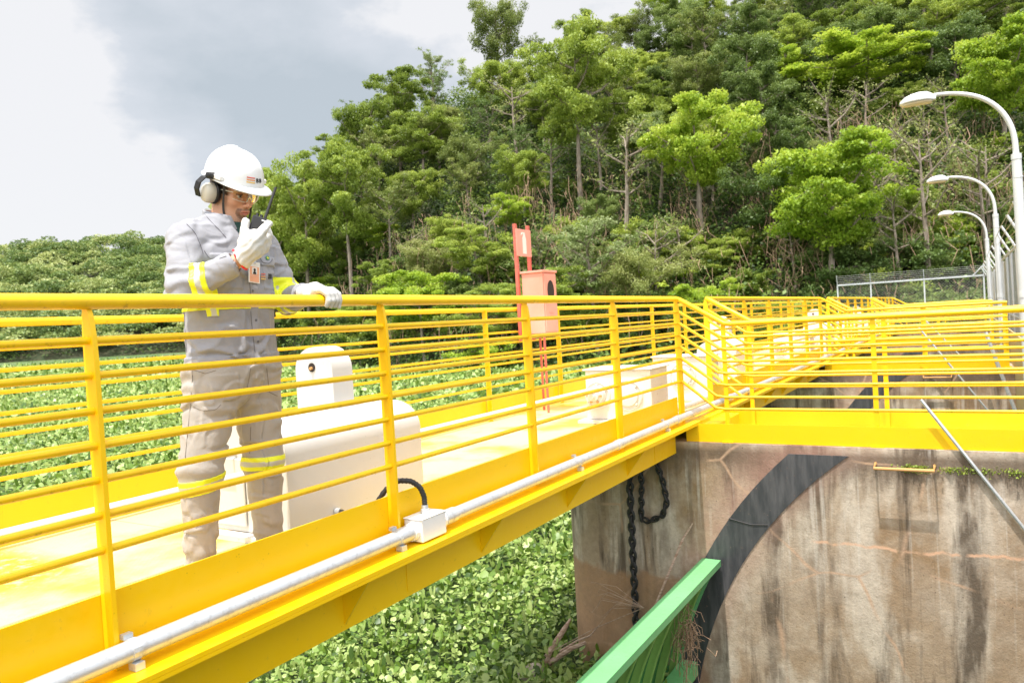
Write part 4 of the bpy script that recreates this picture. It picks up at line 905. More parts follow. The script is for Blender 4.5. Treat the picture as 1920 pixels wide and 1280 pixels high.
# joints
SR, ER, WR = (-2.700, 1.935, 1.405), (-2.618, 1.852, 1.192), (-2.450, 2.008, 1.313)
SL, EL, WL = (-2.700, 2.325, 1.400), (-2.655, 2.410, 1.165), (-2.435, 2.325, 1.170)
def lerp(a, b, t): return tuple(np.array(a)*(1-t)+np.array(b)*t)
TZ = [.86, .92, 1.0, 1.1, 1.2, 1.3, 1.36, 1.42, 1.47, 1.52]
TA = [.198, .200, .196, .194, .198, .206, .206, .192, .148, .085]
TB = [.142, .138, .130, .126, .128, .130, .126, .112, .094, .075]
TX = [-2.700, -2.698, -2.695, -2.690, -2.690, -2.695, -2.700, -2.705, -2.712, -2.715]
def torso(P, da=0.):
    z = P[..., 2]; a = np.interp(z, TZ, TA)+da; b = np.interp(z, TZ, TB)+da; cx = np.interp(z, TZ, TX)
    x = (P[..., 0]-cx); y = P[..., 1]-2.130; k = (np.abs(x/b)**2.3+np.abs(y/a)**2.3)**(1/2.3); d = (k-1)*np.minimum(a, b)*.95
    return np.maximum(d, z-1.515)
_fc = [None, None]
def folds(P, amp):
    if _fc[0] is P: return _fc[1]*(amp*1.25)
    out = .9*vnoise(P, (6, 6, 5), 1)
    for i, (fr, w, k) in enumerate((((4.5, 5.5, 6.5), .055, 1.0), ((8, 7, 9), .075, .75), ((13, 13, 12), .10, .5), ((6, 9, 4), .05, .8))):
        n = vnoise(P+.03*vnoise(P, (11, 11, 11), 30+i)[..., None], fr, 20+i*3)/w; m_ = np.clip(vnoise(P, (5, 5, 5), 40+i)*4+.75, 0, 1.2); out = out-k*m_*1.3*n*np.exp(-n*n)
    _fc[0] = P; _fc[1] = out; return out*(amp*1.25)
def armf(P, S, E, W, dr=0.):
    t1, d1 = seg(P, S, E); t2, d2 = seg(P, E, lerp(E, W, .80)); return sm(d1-(.075-.010*t1)-dr, d2-(.063-.015*t2)-dr, .025)
def arm_folds(P, S, E, W):
    t1, _ = seg(P, S, E); t2, _ = seg(P, E, W); near = np.exp(-(np.linalg.norm(P-A_(*E), axis=-1)/.11)**2)
    q = (P-A_(*E))@A_(.35, -.25, .9); return (.0062*near+.0012)*np.sin(q*105+5*vnoise(P, (10, 10, 10), 5)+4*vnoise(P, (25, 25, 25), 6))
def jacket0(P, d=0.):
    body = torso(P, d); sh = rc(P, (-2.71, 1.985, 1.432), (-2.71, 2.275, 1.432), .064+d); body = sm(body, sh, .05)
    aR = armf(P, SR, ER, WR, d)+arm_folds(P, SR, ER, WR); aL = armf(P, SL, EL, WL, d)+arm_folds(P, SL, EL, WL)
    return sm(sm(body+folds(P, .0085), aR+folds(P, .0045), .03), aL+folds(P, .0045), .03)
def fx(P): return P[..., 0] > -2.66
def boxf(P, y0, y1, z0, z1): y, z = P[..., 1], P[..., 2]; return np.maximum(np.maximum(y0-y, y-y1), np.maximum(z0-z, z-z1))
def jacket(P):
    d = jacket0(P); x, y, z = P[..., 0], P[..., 1], P[..., 2]; front = np.maximum(-2.64-x, 0)*50
    tors = torso(P)+folds(P, .0085)
    plk = np.maximum(tors-.0055, boxf(P, 2.125, 2.168, .90, 1.47)+front); d = np.minimum(d, plk)
    for c in (2.035, 2.262):
        d = np.minimum(d, np.maximum(tors-.004, boxf(P, c-.062, c+.062, 1.20, 1.335)+front)); fl = np.abs(y-c)*.22
        d = np.minimum(d, np.maximum(tors-.010, boxf(P, c-.066, c+.066, 1.302, 1.345)+fl*0+front))
    d = np.minimum(d, np.maximum(tors-.005, boxf(P, 1.8, 2.5, .905, .93)))          # hem band
    # cuffs
    for E, W in ((ER, WR), (EL, WL)):
        t, dd = seg(P, E, W); q = (P-A_(*E))@(A_(*W)-A_(*E))/float(np.sum((A_(*W)-A_(*E))**2)); cu = np.maximum(dd-.053, np.maximum(.66-q, q-.83)*.27); d = sm(d, cu, .006)
        d = np.maximum(d, -np.maximum(dd-.041, (.80-q)*.27))
    # neck opening and collar
    n0, n1 = A_(-2.715, 2.135, 1.40), A_(-2.690, 2.150, 1.56); dn = rc(P, n0, n1, .068, .066)
    vcut = np.maximum(np.abs(y-2.150)-(z-1.385)*.50, -2.66-x)
    col = np.maximum(np.abs(rc(P, n0, (-2.700, 2.142, 1.60), .088, .082))-.0065, np.maximum(1.455-z, z-1.535-(-.30)*(x+2.70)-.018*0)); col = np.maximum(col, -np.maximum(np.abs(y-2.150)-.012-(z-1.44)*.42, -2.68-x))
    d = np.maximum(d, -np.maximum(dn, 1.44-z)); d = np.maximum(d, -np.maximum(vcut, dn-.055)); d = sm(d, col, .008)
    return np.maximum(d, .905-z+.006*np.sin(y*22))
V, Q = surf(jacket, (-2.90, 1.72, .88), (-2.36, 2.53, 1.58), .0042)
jk = npmesh('jacket', smooth_mesh(V, Q, 1), Q, M['jacket'], per)
def band(name, f, t, lo, hi, h=.0036, parent=None):
    """reflective tape: shell over f where t runs 0..1 across the width"""
    V, Q = surf(lambda P: np.maximum(np.abs(f(P)-.0008)-.0036, np.maximum(-t(P), t(P)-1)*.06), lo, hi, h)
    tv = t(V.astype(np.float32)); c = np.where((np.abs(tv-.5) < .17)[:, None], A_(.52, .53, .48), A_(.80, .85, .02)); return npmesh(name, V, Q, M['tape'], parent or per, cols=c)
def along(E, W, a, b):
    E_, W_ = A_(*E), A_(*W); L = float(np.sum((W_-E_)**2)); return lambda P: (((P-E_)@(W_-E_))/L-a)/(b-a)
def tilt(E, dirv, a, w):
    d = A_(*dirv); d = d/np.linalg.norm(d); return lambda P: ((P-A_(*E))@d-a)/w
band('reflective_band', lambda P: jacket0(P), tilt(ER, (.80, .60, .12), .045, .060), (-2.66, 1.80, 1.09), (-2.45, 1.99, 1.30), parent=jk)
band('reflective_band', lambda P: jacket0(P), along(EL, WL, .10, .34), (-2.72, 2.30, 1.08), (-2.52, 2.49, 1.26), parent=jk)
band('reflective_band', lambda P: np.minimum(torso(P)+folds(P, .0085), torso(P)+folds(P, .0085)), lambda P: (P[..., 2]-1.118)/.058, (-2.86, 1.90, 1.09), (-2.52, 2.36, 1.19), parent=jk)
# trousers
HR, KR, AR = (-2.700, 2.028, .86), (-2.672, 1.915, .47), (-2.690, 1.893, .085)
HL, KL, AL = (-2.700, 2.232, .86), (-2.675, 2.232, .46), (-2.690, 2.245, .085)
def trou(P):
    z = P[..., 2]; hips = ell(P, (-2.700, 2.130, .86), (.146, .208, .16)); legs = []
    for H, K, A in ((HR, KR, AR), (HL, KL, AL)):
        t1, d1 = seg(P, H, K); t2, d2 = seg(P, K, A); l = sm(d1-(.118-.036*t1), d2-(.081-.024*t2), .03)
        near = np.clip((.26-z)/.2, 0, 1); kn = np.exp(-((z-.47)/.09)**2); hp = np.exp(-((z-.80)/.07)**2)
        l = l+(.0065*near+.003*kn)*np.sin(z*75+6*vnoise(P, (9, 9, 5), 8)+20*P[..., 1])+.0035*hp*np.sin(z*110+25*P[..., 1]+4*vnoise(P, (12, 12, 12), 9)); legs.append(l)
    d = sm(legs[0], legs[1], .012); d = sm(d, np.maximum(hips, z-.96), .035)+folds(P, .007)
    side = np.minimum(np.abs(P[..., 0]+2.69)*1, 9); d = d+.002*np.exp(-(side/.004)**2)
    po = np.maximum(d-.004, np.maximum(np.abs(P[..., 1]-1.99)-.055, np.abs(z-.80)-.055)+np.maximum(-2.62-P[..., 0], 0)*20); d = np.minimum(d, po)
    return np.maximum(d, np.maximum(.045-z+.01*np.sin(P[..., 0]*30), z-.955))
V, Q = surf(trou, (-2.89, 1.79, .03), (-2.50, 2.38, .97), .0048)
tr_ = npmesh('trousers', smooth_mesh(V, Q, 1), Q, M['trousers'], per)
band('reflective_band', trou, lambda P: (P[..., 2]-.388-.12*(P[..., 1]-1.91)-.05*(P[..., 0]+2.67))/.060, (-2.80, 1.79, .35), (-2.56, 2.03, .48), parent=tr_)
band('reflective_band', trou, lambda P: (P[..., 2]-.418+.05*(P[..., 1]-2.23))/.060, (-2.80, 2.10, .38), (-2.56, 2.36, .50), parent=tr_)
for Y in (1.893, 2.245):
    V, Q = surf(lambda P: np.maximum(sm(ell(P, (-2.60, Y, .045), (.14, .048, .055)), rc(P, (-2.69, Y, .06), (-2.69, Y, .13), .047), .03), .004-P[..., 2]), (-2.77, Y-.07, -.004), (-2.44, Y+.07, .17), .006)
    npmesh('boot', V, Q, M['boot'], per)
# head
HO = A_(-2.694, 2.176, 1.636)
_y, _p, _r = R(4), R(23), R(5)
hf = np.array([math.cos(_p)*math.cos(_y), math.cos(_p)*math.sin(_y), -math.sin(_p)]); hl = np.array([-math.sin(_y), math.cos(_y), 0]); hu = np.cross(hf, hl)
hl, hu = hl*math.cos(_r)+hu*math.sin(_r), hu*math.cos(_r)-hl*math.sin(_r)
HB = np.stack([hf, hl, hu], 1).astype(np.float32)           # columns: local axes
def h2w(p): return np.asarray(p, float)@HB.T.astype(float)+HO.astype(float)
HM = Matrix([[*HB[i].tolist(), float(HO[i])] for i in range(3)]+[[0, 0, 0, 1]])
NB = (A_(-2.715, 2.135, 1.40)-HO)@HB
def headf(P):
    d = ell(P, (-.012, 0, .042), (.100, .079, .092)); d = sm(d, ell(P, (.030, 0, -.038), (.063, .061, .088)), .03)
    S = P.copy(); S[..., 1] = np.abs(S[..., 1])
    d = sm(d, rc(S, (-.005, .050, -.062), (.064, .015, -.108), .020, .018), .02); d = sm(d, ell(S, (.072, 0, -.108), (.020, .022, .018)), .018)
    d = sm(d, ell(S, (.062, .038, -.026), (.026, .022, .022)), .02); d = sm(d, rc(S, (.084, .012, .026), (.074, .046, .024), .012), .014)
    d = ssub(d, ell(S, (.100, .033, .002), (.020, .020, .014)), .012); d = np.minimum(d, ell(S, (.0795, .032, .001), (.0125, .0135, .0125))); lid = np.maximum(ell(S, (.0795, .032, .001), (.0145, .0155, .0145)), -(P[..., 2]-.004)); d = sm(d, lid, .003)
    d = sm(d, rc(P, (.090, 0, .014), (.112, 0, -.032), .0075, .0095), .012); d = sm(d, ell(P, (.112, 0, -.036), (.012, .011, .009)), .008); d = sm(d, ell(S, (.101, .0125, -.041), (.010, .0075, .008)), .006)
    d = ssub(d, ell(S, (.108, .006, -.049), (.006, .0035, .004)), .003)
    d = sm(d, ell(P, (.088, 0, -.068), (.015, .030, .018)), .014)
    d = sm(d, ell(P, (.0965, 0, -.0655), (.0085, .023, .0055)), .004); d = sm(d, ell(P, (.0955, 0, -.0765), (.0080, .019, .0052)), .004); d = ssub(d, ell(P, (.107, 0, -.0708), (.009, .024, .0014)), .002)
    d = sm(d, ell(S, (-.008, .080, -.008), (.019, .007, .031)), .006)
    nk = rc(P, (-.022, 0, -.045), tuple(NB), .058, .064); d = sm(d, nk, .03); d = sm(d, rc(P, (.045, .0, -.12), tuple(NB+A_(.055, 0, .01)), .012), .02)
    return d
V, Q = surf(headf, (-.13, -.11, -.275), (.14, .11, .145), .0031); V = smooth_mesh(V, Q, 1)
c = np.tile(A_(.74, .405, .25), (len(V), 1)); f_, l_, u_ = V[:, 0], V[:, 1], V[:, 2]; al = np.abs(l_)
nz = vnoise(V*1.0, (60, 60, 60), 4); nh = vnoise(V, (500, 500, 300), 7)
def blend(m_, col):
    global c
    m_ = np.clip(m_, 0, 1)[:, None]; c = c*(1-m_)+A_(*col)*m_
blend(.35*np.exp(-((al-.04)/.02)**2-((u_+.03)/.025)**2)*(f_ > .03), (.66, .24, .16)); blend(.4*np.exp(-(l_/.014)**2-((u_+.035)/.018)**2)*(f_ > .08), (.66, .22, .15))
stub = np.clip((-.082-u_)/.02, 0, 1)*(f_ > -.01)*np.clip((f_-.0)/.05, 0, 1)*(u_ > -.135); goat = np.exp(-(al/.030)**4)*(u_ < -.082)*(u_ > -.128)*(f_ > .055); ring = (np.abs(np.hypot(l_/1.0, (u_+.070)/.95)-.030) < .006)*(f_ > .07)*(u_ < -.055)
must = np.exp(-((u_+.0565+.10*al)/.0052)**2)*(al < .032)*(f_ > .075)
blend(stub*.28+stub*nh*.5, (.20, .12, .09)); blend(goat*(.34+nh*.5), (.09, .05, .035)); blend(ring*.6, (.10, .06, .045)); blend(must*(.6+nh*.5), (.07, .04, .03))
lip = np.exp(-((l_/.023)**4))*(np.abs(u_+.0710) < .0098)*(f_ > .088); blend(lip*.8, (.55, .17, .14)); blend((np.abs(u_+.0708) < .0018)*(al < .022)*(f_ > .085)*.7, (.18, .04, .03))
brow = np.exp(-((u_-.0235+.12*np.abs(al-.030))/.0048)**2)*(al > .011)*(al < .052)*(f_ > .055); blend(brow*(.85+nh*.4), (.05, .03, .02))
eye = ((f_-.0795)**2+(al-.032)**2+(u_-.001)**2 < .0134**2)*(u_ < .004)*(f_ > .084); blend(eye*.95, (.62, .58, .54)); blend(eye*(((al-.032)**2+(u_+.002)**2) < .0055**2), (.05, .03, .02))
blend(((np.abs(u_-.0045) < .0022)*(np.abs(al-.032) < .016)*(f_ > .078))*.85, (.05, .03, .025))
hair = np.clip((.062-f_)/.02, 0, 1)*((u_ > -.012)+(f_ < -.05)*(u_ > -.075) > 0); blend(hair*(.9+.2*nh), (.035, .022, .016))
headV = V@HB.T+HO; headQ = Q; headC = c
def bodyf(P):
    d = np.maximum(torso(P, -.035), .88-P[..., 2]); d = sm(d, ell(P, (-2.70, 2.13, .88), (.10, .15, .09)), .03)
    lg = []
    for H, K, A in ((HR, KR, AR), (HL, KL, AL)): l = sm(rc(P, H, K, .070, .050), rc(P, K, A, .050, .034), .02); lg.append(sm(l, rc(P, A, tuple(A_(*A)+A_(.12, 0, -.03)), .034, .028), .03))
    d = sm(d, np.minimum(*lg), .015)
    for S_, E_, W_ in ((SR, ER, WR), (SL, EL, WL)): d = sm(d, rc(P, S_, E_, .05, .040), .03); d = sm(d, rc(P, E_, W_, .040, .0285), .02)
    return d
V1, Q1 = surf(bodyf, (-2.88, 1.76, .005), (-2.38, 2.50, 1.47), .0095)
cb = np.tile(A_(.74, .405, .25), (len(V1), 1))
npmesh('body', np.concatenate([V1, headV]), np.concatenate([Q1, headQ+len(V1)]), M['skin'], per, cols=np.concatenate([cb, headC]))
V, Q = surf(lambda P: np.maximum(sm(rc(P, (-2.715, 2.135, 1.38), (-2.70, 2.145, 1.50), .073, .0675), torso(P, -.014), .02), np.maximum(P[..., 2]-1.492+(-.45)*(P[..., 0]+2.70)*-1*0-.0, 1.36-P[..., 2])), (-2.82, 2.02, 1.35), (-2.56, 2.27, 1.51), .005)
npmesh('undershirt', V, Q, M['tshirt'], per)
# helmet
hm = MB(); nT, nR = 72, 16; vs = []
def rim(th): return .136*math.cos(th)+.002, .112*math.sin(th), .052-.004*math.cos(th)
for i in range(nR):
    e = i/(nR-1)*math.pi/2
    for k in range(nT):
        th = 2*math.pi*k/nT; x, y, z = rim(th); ce = math.cos(e)**.80; px_, py_ = x*ce, y*ce; hh = .128*math.sin(e)**.95
        ridge = .006*math.exp(-(py_/.020)**2)*(e > .3)*min(1, (e-.3)*3) + .003*math.exp(-((abs(py_)-.048)/.008)**2)*(e > .35)*(math.cos(th) > -.7)
        vs.append((px_-.004*(1-ce), py_, z+hh+ridge))
fs = [(i*nT+k, i*nT+(k+1) % nT, (i+1)*nT+(k+1) % nT, (i+1)*nT+k) for i in range(nR-1) for k in range(nT)]
nb = len(vs)
for j in range(1, 5):
    for k in range(nT):
        th = 2*math.pi*k/nT; x, y, z = rim(th); fr_ = max(0, math.cos(th)); w = (.011+.040*fr_**1.5)*j/4; L = math.hypot(x, y); vs.append((x+x/L*w, y+y/L*w, z-.004*j/4-(.012*fr_**2)*(j/4)**1.3-(.003 if j == 4 else 0)))
def rid(j, k): return (k % nT) if j == 0 else nb+(j-1)*nT+(k % nT)
fs += [(rid(j, k), rid(j+1, k), rid(j+1, k+1), rid(j, k+1)) for j in range(4) for k in range(nT)]
hm.add([h2w(p) for p in vs], fs); hel = hm.build('helmet', M['helmet'], per, True, 60)
sd_ = hel.modifiers.new('shell', 'SOLIDIFY'); sd_.thickness = .0035; sd_.offset = -1
def hbox(name, x0, x1, y0, y1, z0, z1, mat, parent, b=.002): return MB().box(x0, x1, y0, y1, z0, z1, b, HM).build(name, mat, parent)
hbox('side_slot', .020, .062, -.125, -.106, .052, .070, M['helmet'], hel); hbox('side_slot', .020, .062, .106, .125, .052, .070, M['helmet'], hel)
def dome(az, e):
    x, y, z = rim(az); ce = math.cos(e)**.80; return np.array([x*ce-.004*(1-ce), y*ce, z+.128*math.sin(e)**.95])
def dome_patch(name, az0, az1, e0, e1, mat, parent, off=.0012):
    vs = []; n_ = 6
    for i in range(n_+1):
        for e in (e0, e1):
            p = dome(az0+(az1-az0)*i/n_, e); q = p-np.array([0, 0, .04]); q /= np.linalg.norm(q); vs.append(h2w(p+q*off)); vs.append(h2w(p+q*off*.1))
    fs = []
    for i in range(n_): a = i*4; fs += [(a, a+4, a+6, a+2), (a, a+1, a+5, a+4), (a+2, a+6, a+7, a+3)]
    return MB().add(vs, fs).build(name, mat, parent)
for i, mt in enumerate(('lyellow', 'orange', 'lred')): dome_patch('logo_stripe', R(-24), R(-5), .13+.075*i, .165+.075*i, M[mt], hel)
def frame_at(p, n, upv):
    n = n/np.linalg.norm(n); x = np.cross(upv, n); x /= np.linalg.norm(x); y = np.cross(n, x); return Matrix([[x[i], y[i], n[i], p[i]] for i in range(3)]+[[0, 0, 0, 1]])
for ch_, az in (('B', R(1)), ('B', R(10))):
    p = dome(az, .225); n_ = np.array([math.cos(az), math.sin(az)*1.3, .22]); pw = h2w(p+n_/np.linalg.norm(n_)*.0015); nw = n_@HB.T.astype(float)
    text_mesh('logo_letter', ch_, .024, frame_at(pw, nw, hu), M['ink'], hel)
# ear muff, on the helmet
mu = MB().lathe([(.002, -.046), (.018, -.043), (.028, -.036), (.033, -.024), (.034, -.012), (.0335, 0)], (0, 0, 0), (0, 1, 0), 28)
mu.v = [tuple(h2w((p[0]*.95-.006, p[1]-.083-.016, p[2]*1.28-.016))) for p in mu.v]; cup = mu.build('earmuff_cup', M['muff'], hel, True, 70)
cs = MB().lathe([(.030, -.015), (.037, -.013), (.038, -.004), (.034, .006), (.026, .010)], (0, 0, 0), (0, 1, 0), 28)
cs.v = [tuple(h2w((p[0]*.95-.004, p[1]-.083, p[2]*1.28-.014))) for p in cs.v]; cs.build('ear_cushion', M['black'], cup, True, 70)
ar = MB(); pts = [(.004, -.130, .058), (-.008, -.147, .050), (-.020, -.160, .025), (-.026, -.160, -.005), (-.022, -.150, -.036)]
P3 = []
for i, p in enumerate(pts):
    w = .013; t_ = .0035
    for a, b in ((-w, -t_), (w, -t_), (w, t_), (-w, t_)): P3.append(h2w((p[0]+a, p[1]+b, p[2])))
ar.add(P3, [(0, 1, 2, 3), (16, 19, 18, 17)]+[(i*4+j, i*4+(j+1) % 4, i*4+4+(j+1) % 4, i*4+4+j) for i in range(4) for j in range(4)]).build('muff_arm', M['black'], cup)
MB().lathe([(.006, -.012), (.013, -.009), (.0145, 0), (.0145, .022), (.012, .026)], tuple(h2w((.010, -.138, .060))), tuple(hl), 18).build('pivot_knob', M['black'], cup, True, 50)
mu2 = dup(cup, parent=hel); mu2.data = cup.data.copy()
Mi = HM @ Matrix.Diagonal((1, -1, 1, 1)) @ HM.inverted()
for o in [mu2]+list(mu2.children):
    o.data = o.data.copy(); o.data.transform(Mi); o.data.flip_normals()
# strap, glasses
sp = [(.046, -.084, .045), (.044, -.081, .0), (.044, -.076, -.045), (.052, -.073, -.088), (.068, -.050, -.126), (.080, 0, -.145), (.068, .050, -.126), (.052, .073, -.088), (.044, .076, -.045), (.044, .081, .0), (.046, .084, .045)]
p = np.array(sp); tt = np.linspace(0, 10, 50); q = np.stack([np.interp(tt, range(11), p[:, i]) for i in range(3)], 1)
for _ in range(3): q[1:-1] = (q[:-2]+2*q[1:-1]+q[2:])/4
MB().tube([h2w(a) for a in q], .0048, 8).build('chin_strap', M['strap'], hel, True)
gl = MB(); vs = []; n_ = 24
for i in range(n_+1):
    a = -1+2*i/n_; l = a*.066; f0 = .112-.030*abs(a)**2.2; notch = .016*math.exp(-(a/.14)**2); lo_ = -.022+notch*1.3-(-.008)*abs(a)**3
    for u in (.019, .0, lo_): vs.append(h2w((f0+(.003 if u == 0 else 0), l, u)))
fs = [(i*3+j, i*3+j+1, i*3+4+j, i*3+3+j) for i in range(n_) for j in range(2)]
gs = gl.add(vs, fs).build('safety_glasses', M['lens'], per, True, 60)
fm = MB(); fm.tube([vs[i*3] for i in range(n_+1)], .0014, 6).tube([vs[i*3+2] for i in range(n_+1)], .0012, 6)
for s in (-1, 1): fm.tube([h2w((.082, s*.066, .012)), h2w((.045, s*.078, .010)), h2w((0, s*.083, .004))], .0022, 6)
t = NT('clear_frame'); M['cframe'] = t.fin((.75, .72, .62), .15); fm.build('frame', M['cframe'], gs, True)
# gloves
def chain_(P, pts, rs, k=.006):
    d = None
    for a, b, r0, r1 in zip(pts[:-1], pts[1:], rs[:-1], rs[1:]):
        x = rc(P, a, b, r0, r1); d = x if d is None else sm(d, x, k)
    return d
def hitp(px, py, X):                             # point of the plane X seen at a photo pixel, used to read the pose off the photograph
    d = Fw+Rt*(px-960)/FPX-Up*(py-640)/FPX; return tuple(EYE+d*((X-EYE[0])/d[0]))
RG = dict(w=hitp(456, 484, -2.447), m=hitp(472, 462, -2.415), k=hitp(484, 445, -2.395))
def gR(P):
    d = rc(P, hitp(450, 488, -2.452), RG['m'], .043, .045); d = sm(d, rc(P, RG['m'], RG['k'], .045, .034), .02)
    d = sm(d, ell(P, hitp(468, 452, -2.425), (.036, .040, .044)), .02)
    fing = [([hitp(478, 450, -2.385), hitp(492, 433, -2.372), hitp(504, 419, -2.372)], [.023, .0175, .0150]),          # thumb across the front of the radio
            ([hitp(460, 452, -2.43), hitp(458, 431, -2.435), hitp(461, 415, -2.440)], [.023, .0175, .0150]),           # index along its other edge
            ([hitp(488, 452, -2.40), hitp(503, 440, -2.415), hitp(500, 428, -2.445), hitp(488, 424, -2.462)], [.021, .0165, .0155, .013]),
            ([hitp(487, 463, -2.405), hitp(502, 454, -2.415), hitp(500, 441, -2.447), hitp(488, 437, -2.465)], [.021, .0165, .015, .013]),
            ([hitp(482, 475, -2.41), hitp(497, 467, -2.42), hitp(497, 455, -2.447), hitp(486, 450, -2.465)], [.020, .016, .0145, .0125])]
    for p, r_ in fing: d = sm(d, chain_(P, p, r_), .010)
    d = d+.0022*(1-2*np.abs(vnoise(P, (38, 38, 38), 11)))-.0010+.0015*np.sin(((P-A_(*RG['w']))@A_(.5, .5, -.7))*260+6*vnoise(P, (25, 25, 25), 12))
    q = (P-A_(*WR))@(A_(*WR)-A_(*ER))/float(np.linalg.norm(A_(*WR)-A_(*ER))); return np.maximum(d, -.012-q+.006*np.sin(P[..., 1]*60))
V, Q = surf(gR, (-2.53, 1.93, 1.25), (-2.31, 2.18, 1.50), .0036); g_r = npmesh('glove', smooth_mesh(V, Q, 1), Q, M['glove'], per)
def gL(P):
    d = rc(P, (-2.448, 2.318, 1.176), (-2.405, 2.340, 1.186), .036, .037); d = sm(d, ell(P, (-2.388, 2.358, 1.183), (.044, .046, .020)), .02)
    for i, (y0, y1) in enumerate([(2.322, 2.330), (2.347, 2.352), (2.371, 2.376), (2.393, 2.400)]):
        e = [.000, .004, .001, -.006][i]
        d = sm(d, chain_(P, [(-2.385, y0, 1.184), (-2.352+e, y0+.003, 1.182), (-2.322+e, y1, 1.163), (-2.317+e, y1+.002, 1.136), (-2.330, y1+.001, 1.113-abs(e)*.5)], [.0165, .0155, .0140, .0130, .0115], .004), .004)
    d = sm(d, chain_(P, [(-2.425, 2.318, 1.172), (-2.405, 2.292, 1.160), (-2.392, 2.282, 1.140)], [.021, .016, .0135]), .012)
    d = d+.003*(1-2*np.abs(vnoise(P, (40, 40, 40), 13)))-.001
    q = (P-A_(*WL))@(A_(*WL)-A_(*EL))/float(np.linalg.norm(A_(*WL)-A_(*EL))); return np.maximum(np.maximum(d, -.022-q), -(np.linalg.norm((P-A_(-2.36, 0, 1.138))[..., [0, 2]], axis=-1)-.0225))
V, Q = surf(gL, (-2.50, 2.24, 1.07), (-2.28, 2.45, 1.24), .0034); g_l = npmesh('glove', smooth_mesh(V, Q, 1), Q, M['glove'], per)
def ringtube(c, ax, r, rt, mat, parent, wob=.003):
    ax = np.array(ax, float); ax /= np.linalg.norm(ax); u = np.cross(ax, [0, 0, 1.]); u /= np.linalg.norm(u); w = np.cross(ax, u)
    pts = [np.array(c)+u*math.cos(a)*r+w*math.sin(a)*r+ax*wob*math.sin(5*a) for a in np.linspace(0, 2*math.pi, 41)]
    return MB().tube(pts, rt, 8, False).build('glove_binding', mat, parent, True)
axr = np.array(WR)-np.array(ER); ringtube(lerp(ER, WR, .953), axr, .0435, .0048, M['glove_red'], g_r); axl = np.array(WL)-np.array(EL); ringtube(lerp(EL, WL, .93), axl, .038, .0045, M['glove_red'], g_l)
# walkie talkie in the right hand
c0 = np.array(hitp(484, 423, -2.428)); up_ = np.array([.10, .33, .94]); up_ /= np.linalg.norm(up_); fr_ = np.array([.82, -.57, 0]); fr_ -= up_*(fr_@up_); fr_ /= np.linalg.norm(fr_); sd2 = np.cross(up_, fr_)
RM = Matrix([[sd2[i], fr_[i], up_[i], c0[i]] for i in range(3)]+[[0, 0, 0, 1]])
wt = thing('walkie_talkie', 'black handheld radio with a long antenna in the gloved hand at the worker\'s mouth', 'radio', tuple(c0))
rb = MB().box(-.030, .030, -.017, .017, -.085, .034, .004, RM).build('radio_body', M['black'], wt)
MB().tube([RM @ Vector((.017, -.002, .030)), RM @ Vector((.0195, -.002, .080)), RM @ Vector((.024, -.002, .178))], [.0066, .0058, .0052], 10).build('antenna', M['rubber'], wt, True)
for x in (-.014, .002): MB().tube([RM @ Vector((x, 0, .033)), RM @ Vector((x, 0, .047))], .0062, 12).build('knob', M['black'], wt, True)
MB().box(-.020, .016, .0172, .019, -.02, .026, .0006, RM).build('grille', M['rubber'], rb); MB().box(.006, .020, .0174, .0192, .018, .024, 0, RM).build('emblem', M['card'], rb)
# things on the jacket, laid where the photograph shows them
def march(px, py, f=jacket):
    d = Fw+Rt*(px-960)/FPX-Up*(py-640)/FPX; t_ = 2.3
    for _ in range(90):
        p = EYE+d*t_; v = float(f(p[None].astype(np.float32))[0]); t_ += max(v*.6, .0004)
        if v < .0008: break
    n = np.array([float(torso((p+e)[None].astype(np.float32))[0]-torso((p-e)[None].astype(np.float32))[0]) for e in np.eye(3)*.02]); return p, n/np.linalg.norm(n)
def patch(name, px, py, w, h, mat, parent, th=.0012, off=.0045, dx=0, dy=0):
    p, n = march(px, py); F_ = frame_at(p+n*off, n, np.array([0, 0, 1.])); return MB().box(-w/2+dx, w/2+dx, -h/2+dy, h/2+dy, 0, th, 0, F_).build(name, mat, parent), F_
for i, mt in enumerate(('lred', 'orange', 'lyellow')): patch('logo_stripe', 492, 514+4.6*i, .026, .0042, M[mt], jk)
_, F_ = patch('logo_anchor', 505, 519, .001, .001, M['ink'], jk); text_mesh('logo_letters', 'BB', .030, F_ @ Matrix.Translation((-.004, 0, .001)), M['ink'], jk)  # tiny ink speck whose frame places the letters
fl, F_ = patch('flag', 500, 484, .024, .015, M['flag'], jk); MB().prism([(-.009, 0), (0, -.0055), (.009, 0), (0, .0055)], 'Z', .0013, .0019).build('x', M['flagy'], fl)
fd = fl.children[0]; fd.data.transform(F_); fd.name = 'flag_diamond'
tg, F_ = patch('cuff_tab', 429, 494, .001, .001, M['jacket'], jk)
p, n = march(473, 508); F_ = frame_at(p+n*.012, n*np.array([1, 1, .6]), np.array([-.05, .10, 1.]))
bd = thing('id_badge', 'orange and white photo badge clipped to the worker\'s chest pocket', 'badge', tuple(p))
cd = MB().box(-.029, .029, -.052, .036, 0, .0016, .0006, F_).build('card', M['card'], bd)
MB().box(-.024, .024, -.048, -.022, .0017, .0022, 0, F_).box(-.024, .024, -.021, .016, .0017, .0020, 0, F_).build('card_print', M['cardo'], cd)
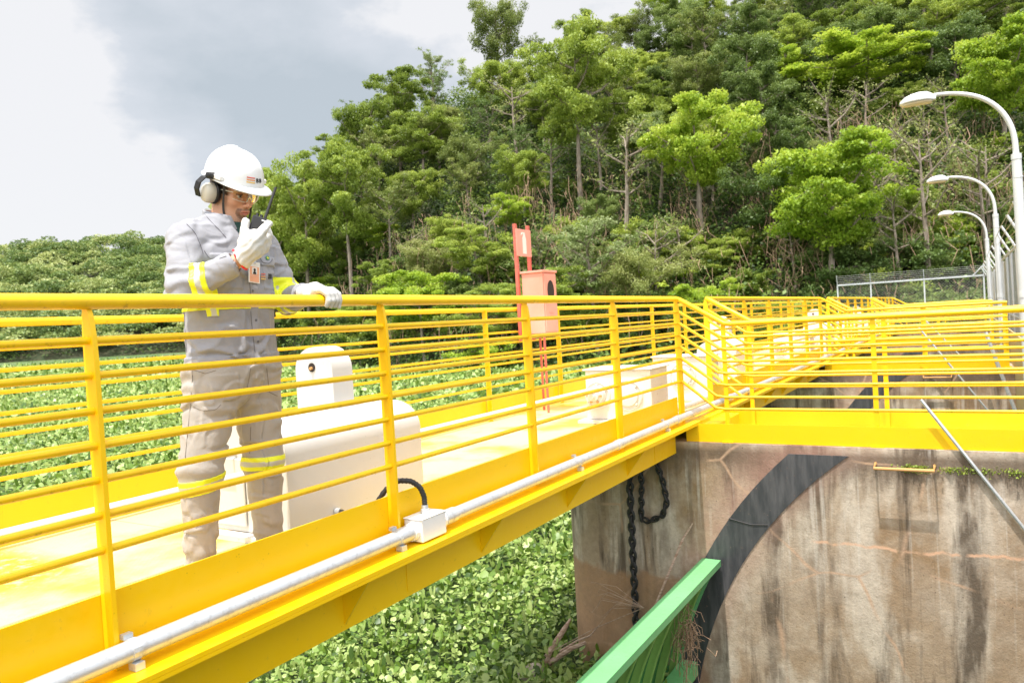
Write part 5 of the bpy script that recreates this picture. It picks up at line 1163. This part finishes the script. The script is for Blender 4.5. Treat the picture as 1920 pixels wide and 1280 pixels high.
MB().box(-.013, .013, -.016, .013, .0022, .0027, 0, F_).build('photo', M['card'], cd); MB().prism([(-.009, -.015), (.009, -.015), (.007, -.006), (.0035, -.004), (.006, .002), (.004, .009), (-.004, .009), (-.006, .002), (-.0035, -.004), (-.007, -.006)], 'Z', .0028, .0032).build('portrait', M['rubber'], cd)
cd.children[-1].data.transform(F_)
MB().box(-.006, .006, .028, .046, .0018, .005, .001, F_).build('clip', M['galv'], bd)

# seams and stitched edges, laid on the cloth along the lines the photograph shows
M['seam'] = NT('seam_thread').fin((.13, .125, .14), .9); M['seam_t'] = NT('trouser_seam_thread').fin((.20, .17, .14), .9)
def seam(pts, f, mat, parent, r=.0013, n=9):
    P = np.array(pts, float); tt = np.linspace(0, len(P)-1, n); q = np.stack([np.interp(tt, range(len(P)), P[:, i]) for i in range(2)], 1); out = []
    for x, y in q:
        p, n_ = march(x, y, f); out.append(p+n_*.0004)
    out = [out[0]]+[b for a, b in zip(out[:-1], out[1:]) if np.linalg.norm(b-a) < .07]
    if len(out) > 2: MB().tube(out, r, 5).build('seam', mat, parent, True)
for pts in ([(462, 478), (467, 520), (470, 552)], [(470, 583), (473, 620), (478, 660)], [(350, 420), (366, 436), (377, 462), (381, 476)], [(383, 470), (392, 484), (408, 486), (424, 480)], [(345, 585), (347, 620), (350, 660)], [(384, 402), (396, 416), (412, 432), (424, 446)], [(487, 482), (492, 492), (505, 494), (511, 486)]):
    seam(pts, jacket, M['seam'], jk)
for pts in ([(362, 690), (357, 760), (350, 830), (346, 868)], [(362, 762), (380, 770), (405, 768), (414, 758)], [(470, 690), (466, 715), (460, 738)], [(362, 693), (385, 700), (405, 694)], [(500, 690), (505, 735), (520, 742)], [(470, 800), (468, 850)]):
    seam(pts, trou, M['seam_t'], tr_)
for px, py in ((476, 500), (474, 545), (480, 600), (484, 640)):
    p, n_ = march(px, py); MB().lathe([(.0055, 0), (.0055, .0015), (.003, .002)], tuple(p), tuple(n_), 12).build('button', M['seam'], jk)
